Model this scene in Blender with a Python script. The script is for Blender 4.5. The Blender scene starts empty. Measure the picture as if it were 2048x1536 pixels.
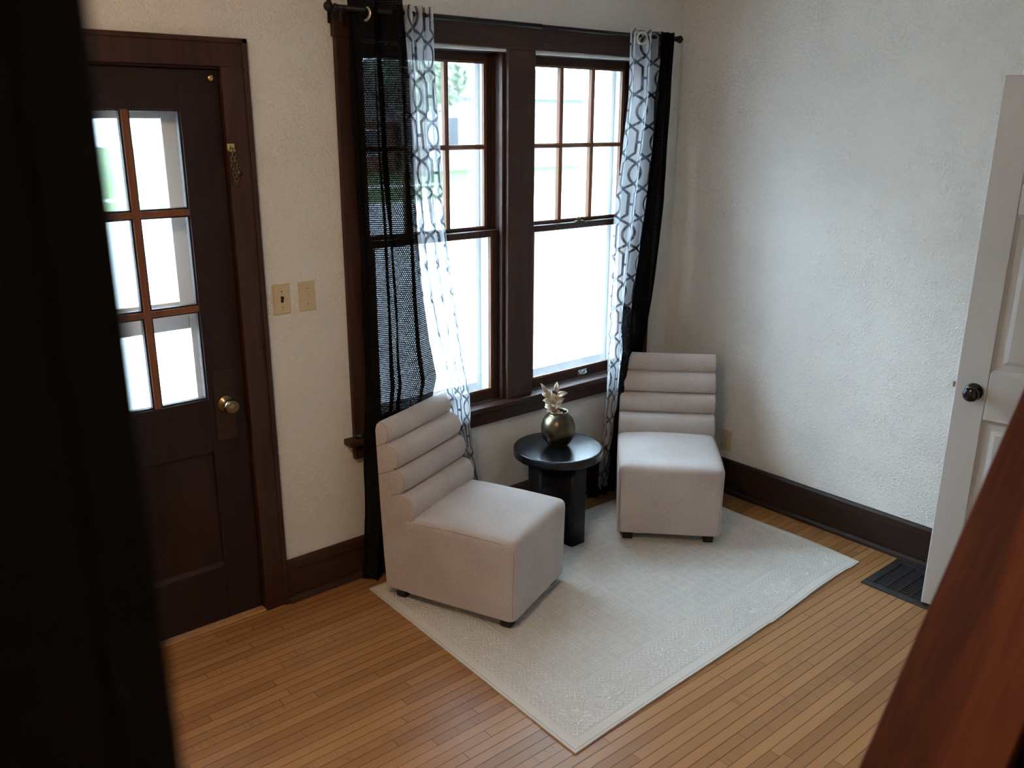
import bpy, bmesh, math, random
from mathutils import Vector, Matrix, noise as mnoise

SC = bpy.context.scene
COL = SC.collection
random.seed(7)

# ------------------------------------------------------------------ camera
cam_d = bpy.data.cameras.new('camera')
cam = bpy.data.objects.new('camera', cam_d)
COL.objects.link(cam)
YAW, PITCH, ROLL = -0.7073, -0.2908, 0.0044
cam.location = (-1.3765, -3.021, 1.8845)
_f = Vector((-math.sin(YAW) * math.cos(PITCH), math.cos(YAW) * math.cos(PITCH), math.sin(PITCH)))
_r = Vector((math.cos(YAW), math.sin(YAW), 0))
_u = _r.cross(_f)
_r2 = _r * math.cos(ROLL) + _u * math.sin(ROLL)
_u2 = -_r * math.sin(ROLL) + _u * math.cos(ROLL)
M3 = Matrix((_r2, _u2, -_f)).transposed()
cam.rotation_euler = M3.to_euler()
cam_d.sensor_width = 36.0
cam_d.lens = 36.0 * 1760.76 / 2048.0
cam_d.clip_start = 0.02
cam_d.dof.use_dof = True
cam_d.dof.focus_distance = 3.6
cam_d.dof.aperture_fstop = 2.8
SC.camera = cam

# ------------------------------------------------------------------ world, exposure
SKY = 15.5
w = bpy.data.worlds.new('overcast_sky')
SC.world = w
w.use_nodes = True
nt = w.node_tree
bg = nt.nodes['Background']
bg.inputs['Color'].default_value = (0.63, 0.81, 1.0, 1)
bg.inputs['Strength'].default_value = SKY
# sun behind thin cloud: a broad soft disc low over the street
sun_d = bpy.data.lights.new('veiled_sun', 'SUN')
sun_d.energy = 4.6
sun_d.angle = math.radians(24)
sun_d.color = (0.60, 0.79, 1.0)
sun = bpy.data.objects.new('veiled_sun', sun_d)
COL.objects.link(sun)
SUN_AZ, SUN_EL = math.radians(39), math.radians(27)
_s = Vector((-math.sin(SUN_AZ) * math.cos(SUN_EL), math.cos(SUN_AZ) * math.cos(SUN_EL), math.sin(SUN_EL)))
sun.rotation_euler = _s.to_track_quat('Z', 'Y').to_euler()
SC.view_settings.view_transform = 'Standard'
SC.view_settings.look = 'None'
SC.view_settings.exposure = 0.12
SC.view_settings.gamma = 1.0
SC.view_settings.use_curve_mapping = False
SC.cycles.use_denoising = True
SC.cycles.max_bounces = 10
SC.cycles.diffuse_bounces = 6
SC.cycles.transparent_max_bounces = 24
SC.cycles.sample_clamp_indirect = 60.0


# ------------------------------------------------------------------ node helpers
class S:
    """a float socket with arithmetic"""
    def __init__(self, nt, sock):
        self.nt, self.s = nt, sock

    def _op(self, op, *a):
        n = self.nt.nodes.new('ShaderNodeMath')
        n.operation = op
        for i, x in enumerate(a):
            if isinstance(x, S):
                self.nt.links.new(x.s, n.inputs[i])
            else:
                n.inputs[i].default_value = x
        return S(self.nt, n.outputs[0])

    def __add__(self, o): return self._op('ADD', self, o)
    def __radd__(self, o): return self._op('ADD', o, self)
    def __sub__(self, o): return self._op('SUBTRACT', self, o)
    def __rsub__(self, o): return self._op('SUBTRACT', o, self)
    def __mul__(self, o): return self._op('MULTIPLY', self, o)
    def __rmul__(self, o): return self._op('MULTIPLY', o, self)
    def __truediv__(self, o): return self._op('DIVIDE', self, o)
    def __neg__(self): return self._op('MULTIPLY', self, -1.0)
    def abs(self): return self._op('ABSOLUTE', self)
    def floor(self): return self._op('FLOOR', self)
    def fract(self): return self._op('FRACT', self)
    def sin(self): return self._op('SINE', self)
    def cos(self): return self._op('COSINE', self)
    def sqrt(self): return self._op('SQRT', self)
    def min(self, o): return self._op('MINIMUM', self, o)
    def max(self, o): return self._op('MAXIMUM', self, o)
    def lt(self, o): return self._op('LESS_THAN', self, o)
    def gt(self, o): return self._op('GREATER_THAN', self, o)
    def atan2(self, o): return self._op('ARCTAN2', self, o)
    def ping(self, o): return self._op('PINGPONG', self, o)
    def clamp01(self): return self.max(0.0).min(1.0)

    def smooth(self, a, b):
        n = self.nt.nodes.new('ShaderNodeMapRange')
        n.interpolation_type = 'SMOOTHSTEP'
        self.nt.links.new(self.s, n.inputs[0])
        n.inputs[1].default_value = a
        n.inputs[2].default_value = b
        return S(self.nt, n.outputs[0])


def mix(t, a, b):
    return a + (b - a) * t


class Mat:
    def __init__(self, name, rough=0.5, metal=0.0, spec=0.5, color=(.5, .5, .5)):
        self.m = bpy.data.materials.new(name)
        self.m.use_nodes = True
        self.nt = self.m.node_tree
        self.b = self.nt.nodes['Principled BSDF']
        self.out = self.nt.nodes['Material Output']
        self.b.inputs['Roughness'].default_value = rough
        self.b.inputs['Metallic'].default_value = metal
        self.b.inputs['Specular IOR Level'].default_value = spec
        self.b.inputs['Base Color'].default_value = (*color, 1)

    def new(self, t): return self.nt.nodes.new(t)
    def link(self, a, b): self.nt.links.new(a.s if isinstance(a, S) else a, b)

    def coord(self, kind='Object', scale=None, rot=None):
        n = self.new('ShaderNodeTexCoord')
        o = n.outputs[kind]
        if scale is not None or rot is not None:
            mp = self.new('ShaderNodeMapping')
            self.link(o, mp.inputs[0])
            if scale is not None:
                mp.inputs['Scale'].default_value = scale
            if rot is not None:
                mp.inputs['Rotation'].default_value = rot
            o = mp.outputs[0]
        return o

    def xyz(self, vec):
        n = self.new('ShaderNodeSeparateXYZ')
        self.link(vec, n.inputs[0])
        return [S(self.nt, n.outputs[i]) for i in range(3)]

    def vec(self, x, y, z=0.0):
        n = self.new('ShaderNodeCombineXYZ')
        for i, a in enumerate((x, y, z)):
            if isinstance(a, S):
                self.link(a, n.inputs[i])
            else:
                n.inputs[i].default_value = a
        return n.outputs[0]

    def noise(self, vec, scale, detail=3.0, rough=0.5, dist=0.0):
        n = self.new('ShaderNodeTexNoise')
        self.link(vec, n.inputs['Vector'])
        n.inputs['Scale'].default_value = scale
        n.inputs['Detail'].default_value = detail
        n.inputs['Roughness'].default_value = rough
        n.inputs['Distortion'].default_value = dist
        return S(self.nt, n.outputs[0])

    def white(self, vec):
        n = self.new('ShaderNodeTexWhiteNoise')
        n.noise_dimensions = '2D'
        self.link(vec, n.inputs['Vector'])
        return S(self.nt, n.outputs['Value'])

    def ramp(self, fac, stops):
        n = self.new('ShaderNodeValToRGB')
        self.link(fac, n.inputs[0])
        e = n.color_ramp.elements
        while len(e) < len(stops):
            e.new(0.5)
        for el, (p, c) in zip(e, stops):
            el.position = p
            el.color = (*c, 1)
        return n.outputs[0]

    def mixc(self, fac, a, b, mode='MIX'):
        n = self.new('ShaderNodeMix')
        n.data_type = 'RGBA'
        n.blend_type = mode
        for s, v in ((n.inputs[0], fac), (n.inputs[6], a), (n.inputs[7], b)):
            if isinstance(v, (S, bpy.types.NodeSocket)):
                self.link(v, s)
            elif isinstance(v, tuple):
                s.default_value = (*v, 1)
            else:
                s.default_value = v
        return n.outputs[2]

    def color(self, sock): self.link(sock, self.b.inputs['Base Color'])

    def bump(self, height, dist=0.002, strength=1.0):
        n = self.new('ShaderNodeBump')
        n.inputs['Distance'].default_value = dist
        n.inputs['Strength'].default_value = strength
        self.link(height, n.inputs['Height'])
        self.link(n.outputs[0], self.b.inputs['Normal'])
        return n


# ------------------------------------------------------------------ materials
def mat_plaster(name, col):
    m = Mat(name, rough=0.75, spec=0.25)
    v = m.coord('Object')
    a = m.noise(v, 82, 3, 0.55, 0.5)
    b = m.noise(v, 120, 2, 0.5, 0.3)
    c = m.noise(v, 7, 3, 0.5)
    ridges = (a - 0.47).abs().smooth(0.0, 0.22)
    patch = c.smooth(0.35, 0.62)
    h = ridges * (patch * 0.4 + 0.6) + b * 0.25
    m.bump(h, 0.0034, 0.8)
    tint = m.noise(v, 1.6, 3, 0.6)
    m.color(m.mixc(tint.smooth(0.3, 0.7), tuple(x * 0.94 for x in col), col))
    return m.m


def mat_darkwood(name, base=(0.044, 0.0165, 0.0095), dark=(0.018, 0.007, 0.0045), axis='Z', rough=0.46, scale=1.0):
    m = Mat(name, rough=rough, spec=0.32)
    st = {'X': (1.2, 22, 22), 'Y': (22, 1.2, 22), 'Z': (22, 22, 1.2)}[axis]
    v = m.coord('Object', scale=tuple(s * scale for s in st))
    warp = m.noise(v, 1.0, 4, 0.6, 0.8)
    fine = m.noise(v, 5.0, 4, 0.7)
    big = m.noise(m.coord('Object'), 2.0, 2)
    f = (warp * 0.6 + fine * 0.3 + big * 0.25)
    m.color(m.ramp(f, [(0.38, dark), (0.58, base), (0.78, tuple(x * 1.35 for x in base))]))
    m.bump(fine * 0.6 + warp * 0.4, 0.0009, 0.5)
    return m.m


def mat_floor():
    m = Mat('maple_strip_floor', rough=0.34, spec=0.42)
    v = m.coord('Object')
    x, y, z = m.xyz(v)
    BW = 0.0381
    row = (y / BW).floor()
    fy = (y / BW).fract()
    off = m.white(m.vec(row, 3.7))
    xl = x / 1.15 + off * 7.31
    bi = xl.floor()
    fx = xl.fract()
    rnd = m.white(m.vec(row * 1.13 + bi * 5.71, bi + 0.5))
    rnd2 = m.white(m.vec(row + 11.0, bi * 3.3 + 2.0))
    grain = m.noise(m.vec(x * 2.2 + rnd * 31.0, y * 46.0, rnd * 9.0), 1.0, 4, 0.62, 0.5)
    curl = m.noise(m.vec(x * 60.0, y * 9.0 + rnd * 50.0, rnd * 5.0), 1.0, 3, 0.6, 1.2)
    blot = m.noise(m.vec(x * 3.0, y * 3.0), 1.0, 3)
    base = m.ramp(rnd * 0.62 + grain * 0.30 + blot * 0.12,
                  [(0.05, (0.27, 0.120, 0.038)), (0.45, (0.35, 0.165, 0.058)), (0.70, (0.395, 0.192, 0.071)), (0.98, (0.44, 0.222, 0.088))])
    streak = curl.smooth(0.50, 0.66) * rnd2.smooth(0.80, 0.90) * 0.55
    base = m.mixc(streak, base, (0.22, 0.10, 0.045))
    ey = fy.min(1.0 - fy) * BW
    ex = fx.min(1.0 - fx) * 1.15
    gapw = m.white(m.vec(row, 9.0)) * 0.0007 + 0.0005
    gap = 1.0 - (ey - gapw).smooth(0.0, 0.0009).min((ex - 0.0005).smooth(0.0, 0.0010))
    m.color(m.mixc(gap * 0.88, base, (0.045, 0.018, 0.008)))
    wear = m.noise(v, 5.0, 4, 0.6)
    m.link(wear * 0.16 + 0.27, m.b.inputs['Roughness'])
    m.bump(-gap * 1.0 + grain * 0.06, 0.0012, 0.7)
    return m.m


def mat_rug():
    W, H = 1.83, 1.22
    m = Mat('carved_cream_rug', rough=0.95, spec=0.1)
    m.b.inputs['Sheen Weight'].default_value = 0.15
    uv = m.coord('UV')
    x, y, _ = m.xyz(uv)
    ex = x.min(W - x)
    ey = y.min(H - y)
    e = ex.min(ey)
    side = ex.lt(ey)
    along = mix(side, x, y)

    def band(c, half):
        return (e - c).abs().lt(half)

    def rope(c, amp, per):
        t = along * (2 * math.pi / per)
        s = t.sin() * amp
        d = (e - c - s).abs().min((e - c + s).abs())
        return 1.0 - d.smooth(0.0022, 0.0048)

    def line(c, hw):
        return 1.0 - (e - c).abs().smooth(hw * 0.6, hw * 1.3)

    r1 = rope(0.062, 0.0095, 0.048) * band(0.062, 0.0145)
    r2 = rope(0.190, 0.0095, 0.048) * band(0.190, 0.0145)
    lines = line(0.0455, 0.002).max(line(0.079, 0.0018)).max(line(0.173, 0.0018)).max(line(0.207, 0.002)).max(line(0.224, 0.0018))
    # floral border of scrolls
    P = 0.215
    aa = ((along / P).fract() - 0.5) * P
    ee = e - 0.126
    th = ee.atan2(aa)
    rr = (aa * aa + ee * ee).sqrt()
    flower = ((rr - 0.018 - (th * 7.0).sin() * 0.006).abs().min((rr - 0.007).abs()))
    vine = (ee - (along * (2 * math.pi / P)).cos() * 0.030).abs()
    leafn = m.noise(m.vec(along, e, 0.0), 22.0, 1.0, 0.5, 1.2)
    scroll = ((leafn * 6.0).fract() - 0.5).abs()
    fl = (1.0 - flower.smooth(0.0022, 0.0050)).max(1.0 - vine.smooth(0.0018, 0.0042)).max((1.0 - scroll.smooth(0.10, 0.24)) * rr.gt(0.030) * vine.gt(0.008))
    fl = fl * band(0.126, 0.045)
    # field of squares
    T = 0.1085
    cx = ((x - 0.224) / T).fract() - 0.5
    cy = ((y - 0.224) / T).fract() - 0.5
    bx = (0.5 - cx.abs()) * T
    by = (0.5 - cy.abs()) * T
    eb = bx.min(by)
    al = mix(bx.lt(by), x, y)
    chain = ((eb - 0.0) - ((al * (2 * math.pi / 0.0217)).sin() * 0.0048).abs()).abs()
    frm = (1.0 - chain.smooth(0.0012, 0.0032)) * eb.lt(0.009)
    frm = frm.max(1.0 - (eb - 0.0125).abs().smooth(0.0008, 0.0022))
    t2 = cy.atan2(cx)
    q = (cx * cx + cy * cy).sqrt() * T
    p1 = (q - 0.0245 - (t2 * 8.0).cos() * 0.0055).abs()
    p2 = (q - 0.0150 - (t2 * 4.0).cos() * 0.0050).abs()
    p3 = (q - 0.0050).abs()
    nn = m.noise(m.vec(x, y, 0.0), 45.0, 1.0, 0.5, 1.0)
    sc2 = ((nn * 5.0).fract() - 0.5).abs()
    med = (1.0 - p1.min(p2).min(p3).smooth(0.0014, 0.0036)).max((1.0 - sc2.smooth(0.05, 0.2)) * q.gt(0.034) * eb.gt(0.017) * 0.9)
    field = frm.max(med) * e.gt(0.227)
    hgt = r1.max(r2).max(lines).max(fl).max(field)
    pile = m.noise(m.vec(x, y, 0.0), 900.0, 2, 0.6)
    m.bump(hgt + pile * 0.18, 0.0085, 1.0)
    soft = m.noise(m.vec(x, y, 0.0), 4.0, 3)
    base = m.mixc(soft, (0.73, 0.695, 0.64), (0.80, 0.765, 0.71))
    c = m.mixc(hgt * 0.85, base, (0.97, 0.945, 0.90))
    c = m.mixc((1.0 - (e - 0.0085).abs().smooth(0.0008, 0.0020)) * 0.75, c, (0.33, 0.31, 0.27))
    m.color(c)
    return m.m


def mat_linen():
    m = Mat('greige_linen', rough=0.9, spec=0.2)
    m.b.inputs['Sheen Weight'].default_value = 0.2
    m.b.inputs['Sheen Roughness'].default_value = 0.5
    v = m.coord('Object')
    a = m.noise(m.coord('Object', scale=(110, 640, 640)), 1.0, 2, 0.6)
    b = m.noise(m.coord('Object', scale=(640, 110, 640)), 1.0, 2, 0.6)
    b2 = m.noise(m.coord('Object', scale=(640, 640, 110)), 1.0, 2, 0.6)
    c = m.noise(v, 5, 3)
    f = a * 0.34 + b * 0.33 + b2 * 0.33
    m.color(m.ramp(f * 0.8 + c * 0.2, [(0.36, (0.33, 0.283, 0.262)), (0.5, (0.485, 0.43, 0.405)), (0.64, (0.62, 0.57, 0.54))]))
    m.bump(f, 0.0007, 0.6)
    return m.m


def mat_simple(name, col, rough=0.5, metal=0.0, spec=0.5, nscale=30, nmix=0.12, bump=0.0):
    m = Mat(name, rough, metal, spec)
    n = m.noise(m.coord('Object'), nscale, 3)
    m.color(m.mixc(n, tuple(c * (1 - nmix) for c in col), tuple(min(1, c * (1 + nmix)) for c in col)))
    if bump:
        m.bump(n, bump, 0.5)
    return m.m


def mat_trellis():
    """white voile printed with a grey interlaced trellis"""
    m = Mat('trellis_voile', rough=0.85, spec=0.15)
    uv = m.coord('UV')
    u, v, _ = m.xyz(uv)
    W, H = 0.170, 0.288
    hw, q4, hh = W / 2, H / 4, H / 2
    a = u.ping(hw)
    b = v.ping(hh)
    up = b.gt(q4)
    a = mix(up, a, hw - a)
    b = mix(up, b, hh - b)
    h1, A, g, hv = 0.0465, 0.0270, 0.0145, 0.0490
    c = (h1 * h1 - A * A) / (2 * A)
    R = c + A
    dx = a + c
    arc = ((dx * dx + b * b).sqrt() - R).abs() + b.gt(h1 + 0.004) * 1.0

    def seg(ax, ay, bx, by):
        L2 = (bx - ax) ** 2 + (by - ay) ** 2
        t = (((a - ax) * (bx - ax) + (b - ay) * (by - ay)) / L2).clamp01()
        ex = a - ax - t * (bx - ax)
        ey = b - ay - t * (by - ay)
        return (ex * ex + ey * ey).sqrt()
    s1 = seg(0.0, h1, hw / 2, q4)
    s2 = seg(hw - g, hv, hw / 2, q4)
    s3 = seg(hw - g, 0.0, hw - g, hv)
    s4 = seg(hw - g, 0.0, hw, 0.0)
    d = arc.min(s1).min(s2).min(s3).min(s4)
    wob = m.noise(m.vec(u, v, 0.0), 40.0, 2)
    ink = 1.0 - (d + (wob - 0.5) * 0.0016).smooth(0.0050, 0.0068)
    wash = m.noise(m.vec(u, v, 0.0), 22.0, 3)
    inkc = m.mixc(wash.smooth(0.35, 0.7), (0.060, 0.062, 0.075), (0.150, 0.153, 0.175))
    colr = m.mixc(ink, (0.80, 0.81, 0.83), inkc)
    tcol = m.mixc(ink, (0.90, 0.92, 0.95), m.mixc(0.5, inkc, (0.17, 0.175, 0.195)))
    dif = m.new('ShaderNodeBsdfDiffuse')
    trl = m.new('ShaderNodeBsdfTranslucent')
    trp = m.new('ShaderNodeBsdfTransparent')
    m.link(colr, dif.inputs[0])
    m.link(tcol, trl.inputs[0])
    m.link(m.mixc(ink, (0.95, 0.96, 0.98), (0.50, 0.51, 0.54)), trp.inputs[0])
    m1 = m.new('ShaderNodeMixShader')
    m1.inputs[0].default_value = 0.45
    m.link(dif.outputs[0], m1.inputs[1])
    m.link(trl.outputs[0], m1.inputs[2])
    m2 = m.new('ShaderNodeMixShader')
    thr = m.noise(m.vec(u * 900.0, v * 900.0, 0.0), 1.0, 1)
    m.link(0.46 + thr * 0.24 - ink * 0.18, m2.inputs[0])
    m.link(m1.outputs[0], m2.inputs[1])
    m.link(trp.outputs[0], m2.inputs[2])
    m.link(m2.outputs[0], m.out.inputs[0])
    return m.m


def mat_blackweave():
    """black open basket weave curtain with small see-through holes"""
    m = Mat('black_open_weave', rough=0.95, spec=0.1)
    u, v, _ = m.xyz(m.coord('UV'))
    cu, cv = 0.0078, 0.0080
    ru = (v / cv).floor()
    uu = u / cu + ru * 0.5
    fu = uu.fract() - 0.5
    fv = (v / cv).fract() - 0.5
    rnd = m.white(m.vec(uu.floor(), ru))
    hole = fu.abs().lt(0.24) * fv.abs().lt(0.26)
    thick = v.lt(0.10)
    hole = hole * (rnd * 0.5 + 0.5) * (1.0 - thick * 0.9)
    dif = m.new('ShaderNodeBsdfDiffuse')
    m.link(m.mixc(rnd, (0.006, 0.006, 0.007), (0.014, 0.014, 0.016)), dif.inputs[0])
    trp = m.new('ShaderNodeBsdfTransparent')
    trp.inputs[0].default_value = (0.15, 0.15, 0.155, 1)
    ms = m.new('ShaderNodeMixShader')
    m.link(hole, ms.inputs[0])
    m.link(dif.outputs[0], ms.inputs[1])
    m.link(trp.outputs[0], ms.inputs[2])
    m.link(ms.outputs[0], m.out.inputs[0])
    return m.m


def mat_glass(name='window_glass'):
    m = Mat(name)
    trp = m.new('ShaderNodeBsdfTransparent')
    trp.inputs[0].default_value = (0.97, 0.985, 0.98, 1)
    gl = m.new('ShaderNodeBsdfGlossy')
    gl.inputs['Roughness'].default_value = 0.02
    ms = m.new('ShaderNodeMixShader')
    ms.inputs[0].default_value = 0.05
    m.link(trp.outputs[0], ms.inputs[1])
    m.link(gl.outputs[0], ms.inputs[2])
    m.link(ms.outputs[0], m.out.inputs[0])
    return m.m


def mat_brass_vase():
    m = Mat('aged_bronze', rough=0.34, metal=1.0)
    v = m.coord('Object')
    n = m.noise(v, 9, 5, 0.65, 0.6)
    n2 = m.noise(v, 60, 3)
    m.color(m.ramp(n * 0.8 + n2 * 0.2, [(0.3, (0.060, 0.046, 0.030)), (0.5, (0.135, 0.108, 0.072)), (0.72, (0.26, 0.22, 0.155))]))
    m.link(n * 0.25 + 0.22, m.b.inputs['Roughness'])
    m.bump(n2, 0.0006, 0.3)
    return m.m


def mat_cap():
    m = Mat('red_stained_board', rough=0.6, spec=0.15)
    v = m.coord('Object')
    x, y, z = m.xyz(v)
    wv = m.noise(m.vec(x * 1.5, y * 9.0, 0.0), 1.6, 3, 0.5, 0.8)
    ring = ((y * 30.0 + wv * 10.0).sin() * 0.5 + 0.5)
    fine = m.noise(m.vec(x * 6.0, y * 160.0, z * 160.0), 1.0, 3)
    knot = m.noise(v, 12, 2).smooth(0.66, 0.74)
    c = m.ramp(ring * 0.5 + fine * 0.5, [(0.2, (0.045, 0.009, 0.003)), (0.55, (0.088, 0.019, 0.006)), (0.9, (0.15, 0.037, 0.012))])
    m.color(m.mixc(knot, c, (0.035, 0.010, 0.005)))
    m.bump(fine, 0.0005, 0.4)
    return m.m


def mat_leaf(name, c1, c2):
    m = Mat(name, rough=0.7)
    n = m.noise(m.coord('Object'), 3.0, 4)
    m.color(m.mixc(n.smooth(0.3, 0.7), c1, c2))
    return m.m


PLASTER = mat_plaster('textured_plaster', (0.76, 0.74, 0.695))
CEILW = mat_simple('ceiling_paint', (0.72, 0.71, 0.68), 0.8)
WOOD_V = mat_darkwood('dark_oak_upright', axis='Z')
WOOD_H = mat_darkwood('dark_oak_level', axis='X')
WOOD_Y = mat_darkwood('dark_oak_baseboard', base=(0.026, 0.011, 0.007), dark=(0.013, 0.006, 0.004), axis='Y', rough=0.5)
WOOD_DOOR = mat_darkwood('dark_oak_door', base=(0.017, 0.0052, 0.0042), dark=(0.008, 0.0028, 0.0022), axis='Z', rough=0.6)
WOOD_MUN = mat_darkwood('backlit_oak_bar', base=(0.17, 0.066, 0.026), dark=(0.085, 0.030, 0.012), axis='Z')  # backlight on the bars and beads put into a lighter oak colour
WOOD_SHADED = mat_darkwood('shade_darkened_oak', base=(0.010, 0.005, 0.004), dark=(0.005, 0.003, 0.002), axis='Z', rough=0.6)  # oak colour darkened for the casing side that faces away from the light
FLOOR = mat_floor()
RUG = mat_rug()
LINEN = mat_linen()
TRELLIS = mat_trellis()
WEAVE = mat_blackweave()
GLASS = mat_glass()
WHITE = mat_simple('white_door_paint', (0.50, 0.49, 0.475), 0.42, nscale=120, nmix=0.03, bump=0.0004)
VINYL = mat_simple('white_storm_metal', (0.82, 0.85, 0.87), 0.4, nmix=0.03)
BLACKW = mat_simple('black_stained_wood', (0.005, 0.006, 0.008), 0.27, spec=0.5, nscale=60)
BLACKLAC = mat_simple('matte_black_panel', (0.006, 0.006, 0.008), 0.5, spec=0.3, nscale=60)
BLACKM = mat_simple('matte_black_metal', (0.010, 0.010, 0.012), 0.5, spec=0.3)
BLACKK = mat_simple('gloss_black_knob', (0.006, 0.006, 0.007), 0.12, spec=0.6)
BLACKLEG = mat_simple('black_plastic_leg', (0.008, 0.008, 0.009), 0.5)
BRASS = mat_simple('brass', (0.62, 0.44, 0.18), 0.25, metal=1.0, nmix=0.1)
OLDBRASS = mat_simple('antique_brass', (0.21, 0.155, 0.095), 0.28, metal=1.0, nscale=40, nmix=0.25)
PLATE = mat_simple('tarnished_plate', (0.055, 0.032, 0.021), 0.5, metal=0.75, nscale=25, nmix=0.25)
NICKEL = mat_simple('grommet_nickel', (0.62, 0.58, 0.52), 0.3, metal=1.0, nmix=0.05)
STEEL = mat_simple('steel', (0.55, 0.55, 0.56), 0.3, metal=1.0)
IVORY = mat_simple('ivory_plastic', (0.56, 0.46, 0.285), 0.4, nmix=0.04)
BROWNP = mat_simple('brown_toggle', (0.012, 0.009, 0.008), 0.35)
SLOT = mat_simple('socket_slot', (0.02, 0.018, 0.015), 0.6)
BRONZE = mat_brass_vase()
CHAMP = mat_simple('champagne_leaf', (0.43, 0.36, 0.275), 0.36, metal=0.35, nscale=90, nmix=0.3, bump=0.001)
CAP = mat_cap()
BAREWOOD = mat_simple('bare_threshold_wood', (0.42, 0.22, 0.09), 0.6, nscale=40, nmix=0.3, bump=0.001)
IRON = mat_simple('dark_register_metal', (0.030, 0.031, 0.035), 0.4, metal=0.3)
CARPET = mat_simple('dark_stair_carpet', (0.035, 0.028, 0.024), 1.0, nscale=260, nmix=0.7, bump=0.004)
GREENGL = mat_simple('green_glass', (0.008, 0.032, 0.024), 0.05, spec=0.8)
CREAMPIPE = mat_simple('brown_seam_thread', (0.20, 0.14, 0.115), 0.9)


# ------------------------------------------------------------------ mesh helpers
def obj(name, bm, mat, parent=None, smooth=False, bevel=0.0, seg=2, loc=None):
    me = bpy.data.meshes.new(name)
    bmesh.ops.recalc_face_normals(bm, faces=bm.faces[:])
    bm.to_mesh(me)
    bm.free()
    o = bpy.data.objects.new(name, me)
    COL.objects.link(o)
    for m_ in (mat if isinstance(mat, (list, tuple)) else [mat]):
        me.materials.append(m_)
    if smooth:
        for p in me.polygons:
            p.use_smooth = True
    if bevel:
        b = o.modifiers.new('bevel', 'BEVEL')
        b.width = bevel
        b.segments = seg
        b.limit_method = 'ANGLE'
        b.angle_limit = math.radians(35)
        b.harden_normals = True
        for p in me.polygons:
            p.use_smooth = True
    if parent:
        o.parent = parent
    if loc:
        o.location = loc
    return o


def tag(o, label, cat, group=None, kind=None):
    o['label'] = label
    o['category'] = cat
    if group:
        o['group'] = group
    if kind:
        o['kind'] = kind
    return o


def thing(name, label, cat, loc=(0, 0, 0), rz=0.0, group=None, kind=None):
    o = bpy.data.objects.new(name, None)
    o.empty_display_size = 0.05
    COL.objects.link(o)
    o.location = loc
    o.rotation_euler = (0, 0, rz)
    return tag(o, label, cat, group, kind)


def BM(): return bmesh.new()


def box(bm, x0, x1, y0, y1, z0, z1, M=None):
    vs = [bm.verts.new((x, y, z)) for x in (x0, x1) for y in (y0, y1) for z in (z0, z1)]
    if M is not None:
        for v_ in vs:
            v_.co = M @ v_.co
    for f in ((0, 1, 3, 2), (4, 6, 7, 5), (0, 4, 5, 1), (2, 3, 7, 6), (0, 2, 6, 4), (1, 5, 7, 3)):
        bm.faces.new([vs[i] for i in f])
    return bm


def prism(bm, pts, a0, a1, axis='Y'):
    """polygon pts in the plane perpendicular to axis, extruded a0..a1"""
    def P(p, a):
        if axis == 'Y': return (p[0], a, p[1])
        if axis == 'X': return (a, p[0], p[1])
        return (p[0], p[1], a)
    A = [bm.verts.new(P(p, a0)) for p in pts]
    B = [bm.verts.new(P(p, a1)) for p in pts]
    bm.faces.new(A)
    bm.faces.new(B[::-1])
    n = len(pts)
    for i in range(n):
        bm.faces.new([A[i], A[(i + 1) % n], B[(i + 1) % n], B[i]])
    return bm


def lathe(bm, prof, n=48, M=None, close=False):
    """prof = (r, z) list, around z"""
    rings = []
    for r, z in prof:
        if r < 1e-6:
            co = Vector((0, 0, z))
            rings.append([bm.verts.new(M @ co if M is not None else co)])
        else:
            ring = []
            for i in range(n):
                a = 2 * math.pi * i / n
                co = Vector((r * math.cos(a), r * math.sin(a), z))
                ring.append(bm.verts.new(M @ co if M is not None else co))
            rings.append(ring)
    for a, b in zip(rings, rings[1:]):
        for i in range(n):
            j = (i + 1) % n
            if len(a) == 1 and len(b) == 1: continue
            if len(a) == 1: bm.faces.new([a[0], b[i], b[j]])
            elif len(b) == 1: bm.faces.new([a[i], a[j], b[0]])
            else: bm.faces.new([a[i], a[j], b[j], b[i]])
    return bm


def tube(bm, pts, r, n=10, closed=False, caps=True):
    pts = [Vector(p) for p in pts]
    rings = []
    N = len(pts)
    up = Vector((0, 0, 1))
    prev = None
    for i, p in enumerate(pts):
        if closed:
            t = pts[(i + 1) % N] - pts[i - 1]
        else:
            t = pts[min(i + 1, N - 1)] - pts[max(i - 1, 0)]
        t.normalize()
        if prev is None:
            a = t.cross(up)
            if a.length < 0.05: a = t.cross(Vector((1, 0, 0)))
            a.normalize()
        else:
            a = prev - t * prev.dot(t)
            a.normalize()
        prev = a
        b = t.cross(a)
        rr = r[i] if isinstance(r, (list, tuple)) else r
        rings.append([bm.verts.new(p + (a * math.cos(2 * math.pi * k / n) + b * math.sin(2 * math.pi * k / n)) * rr) for k in range(n)])
    m_ = N if closed else N - 1
    for i in range(m_):
        A, B = rings[i], rings[(i + 1) % N]
        for k in range(n):
            bm.faces.new([A[k], A[(k + 1) % n], B[(k + 1) % n], B[k]])
    if caps and not closed:
        bm.faces.new(rings[0][::-1])
        bm.faces.new(rings[-1])
    return bm


def ring_pts(c, R, axis='X', n=32, sx=1.0, sz=1.0):
    out = []
    for i in range(n):
        a = 2 * math.pi * i / n
        p, q = R * sx * math.cos(a), R * sz * math.sin(a)
        out.append({'X': (c[0], c[1] + p, c[2] + q), 'Y': (c[0] + p, c[1], c[2] + q), 'Z': (c[0] + p, c[1] + q, c[2])}[axis])
    return out


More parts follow.
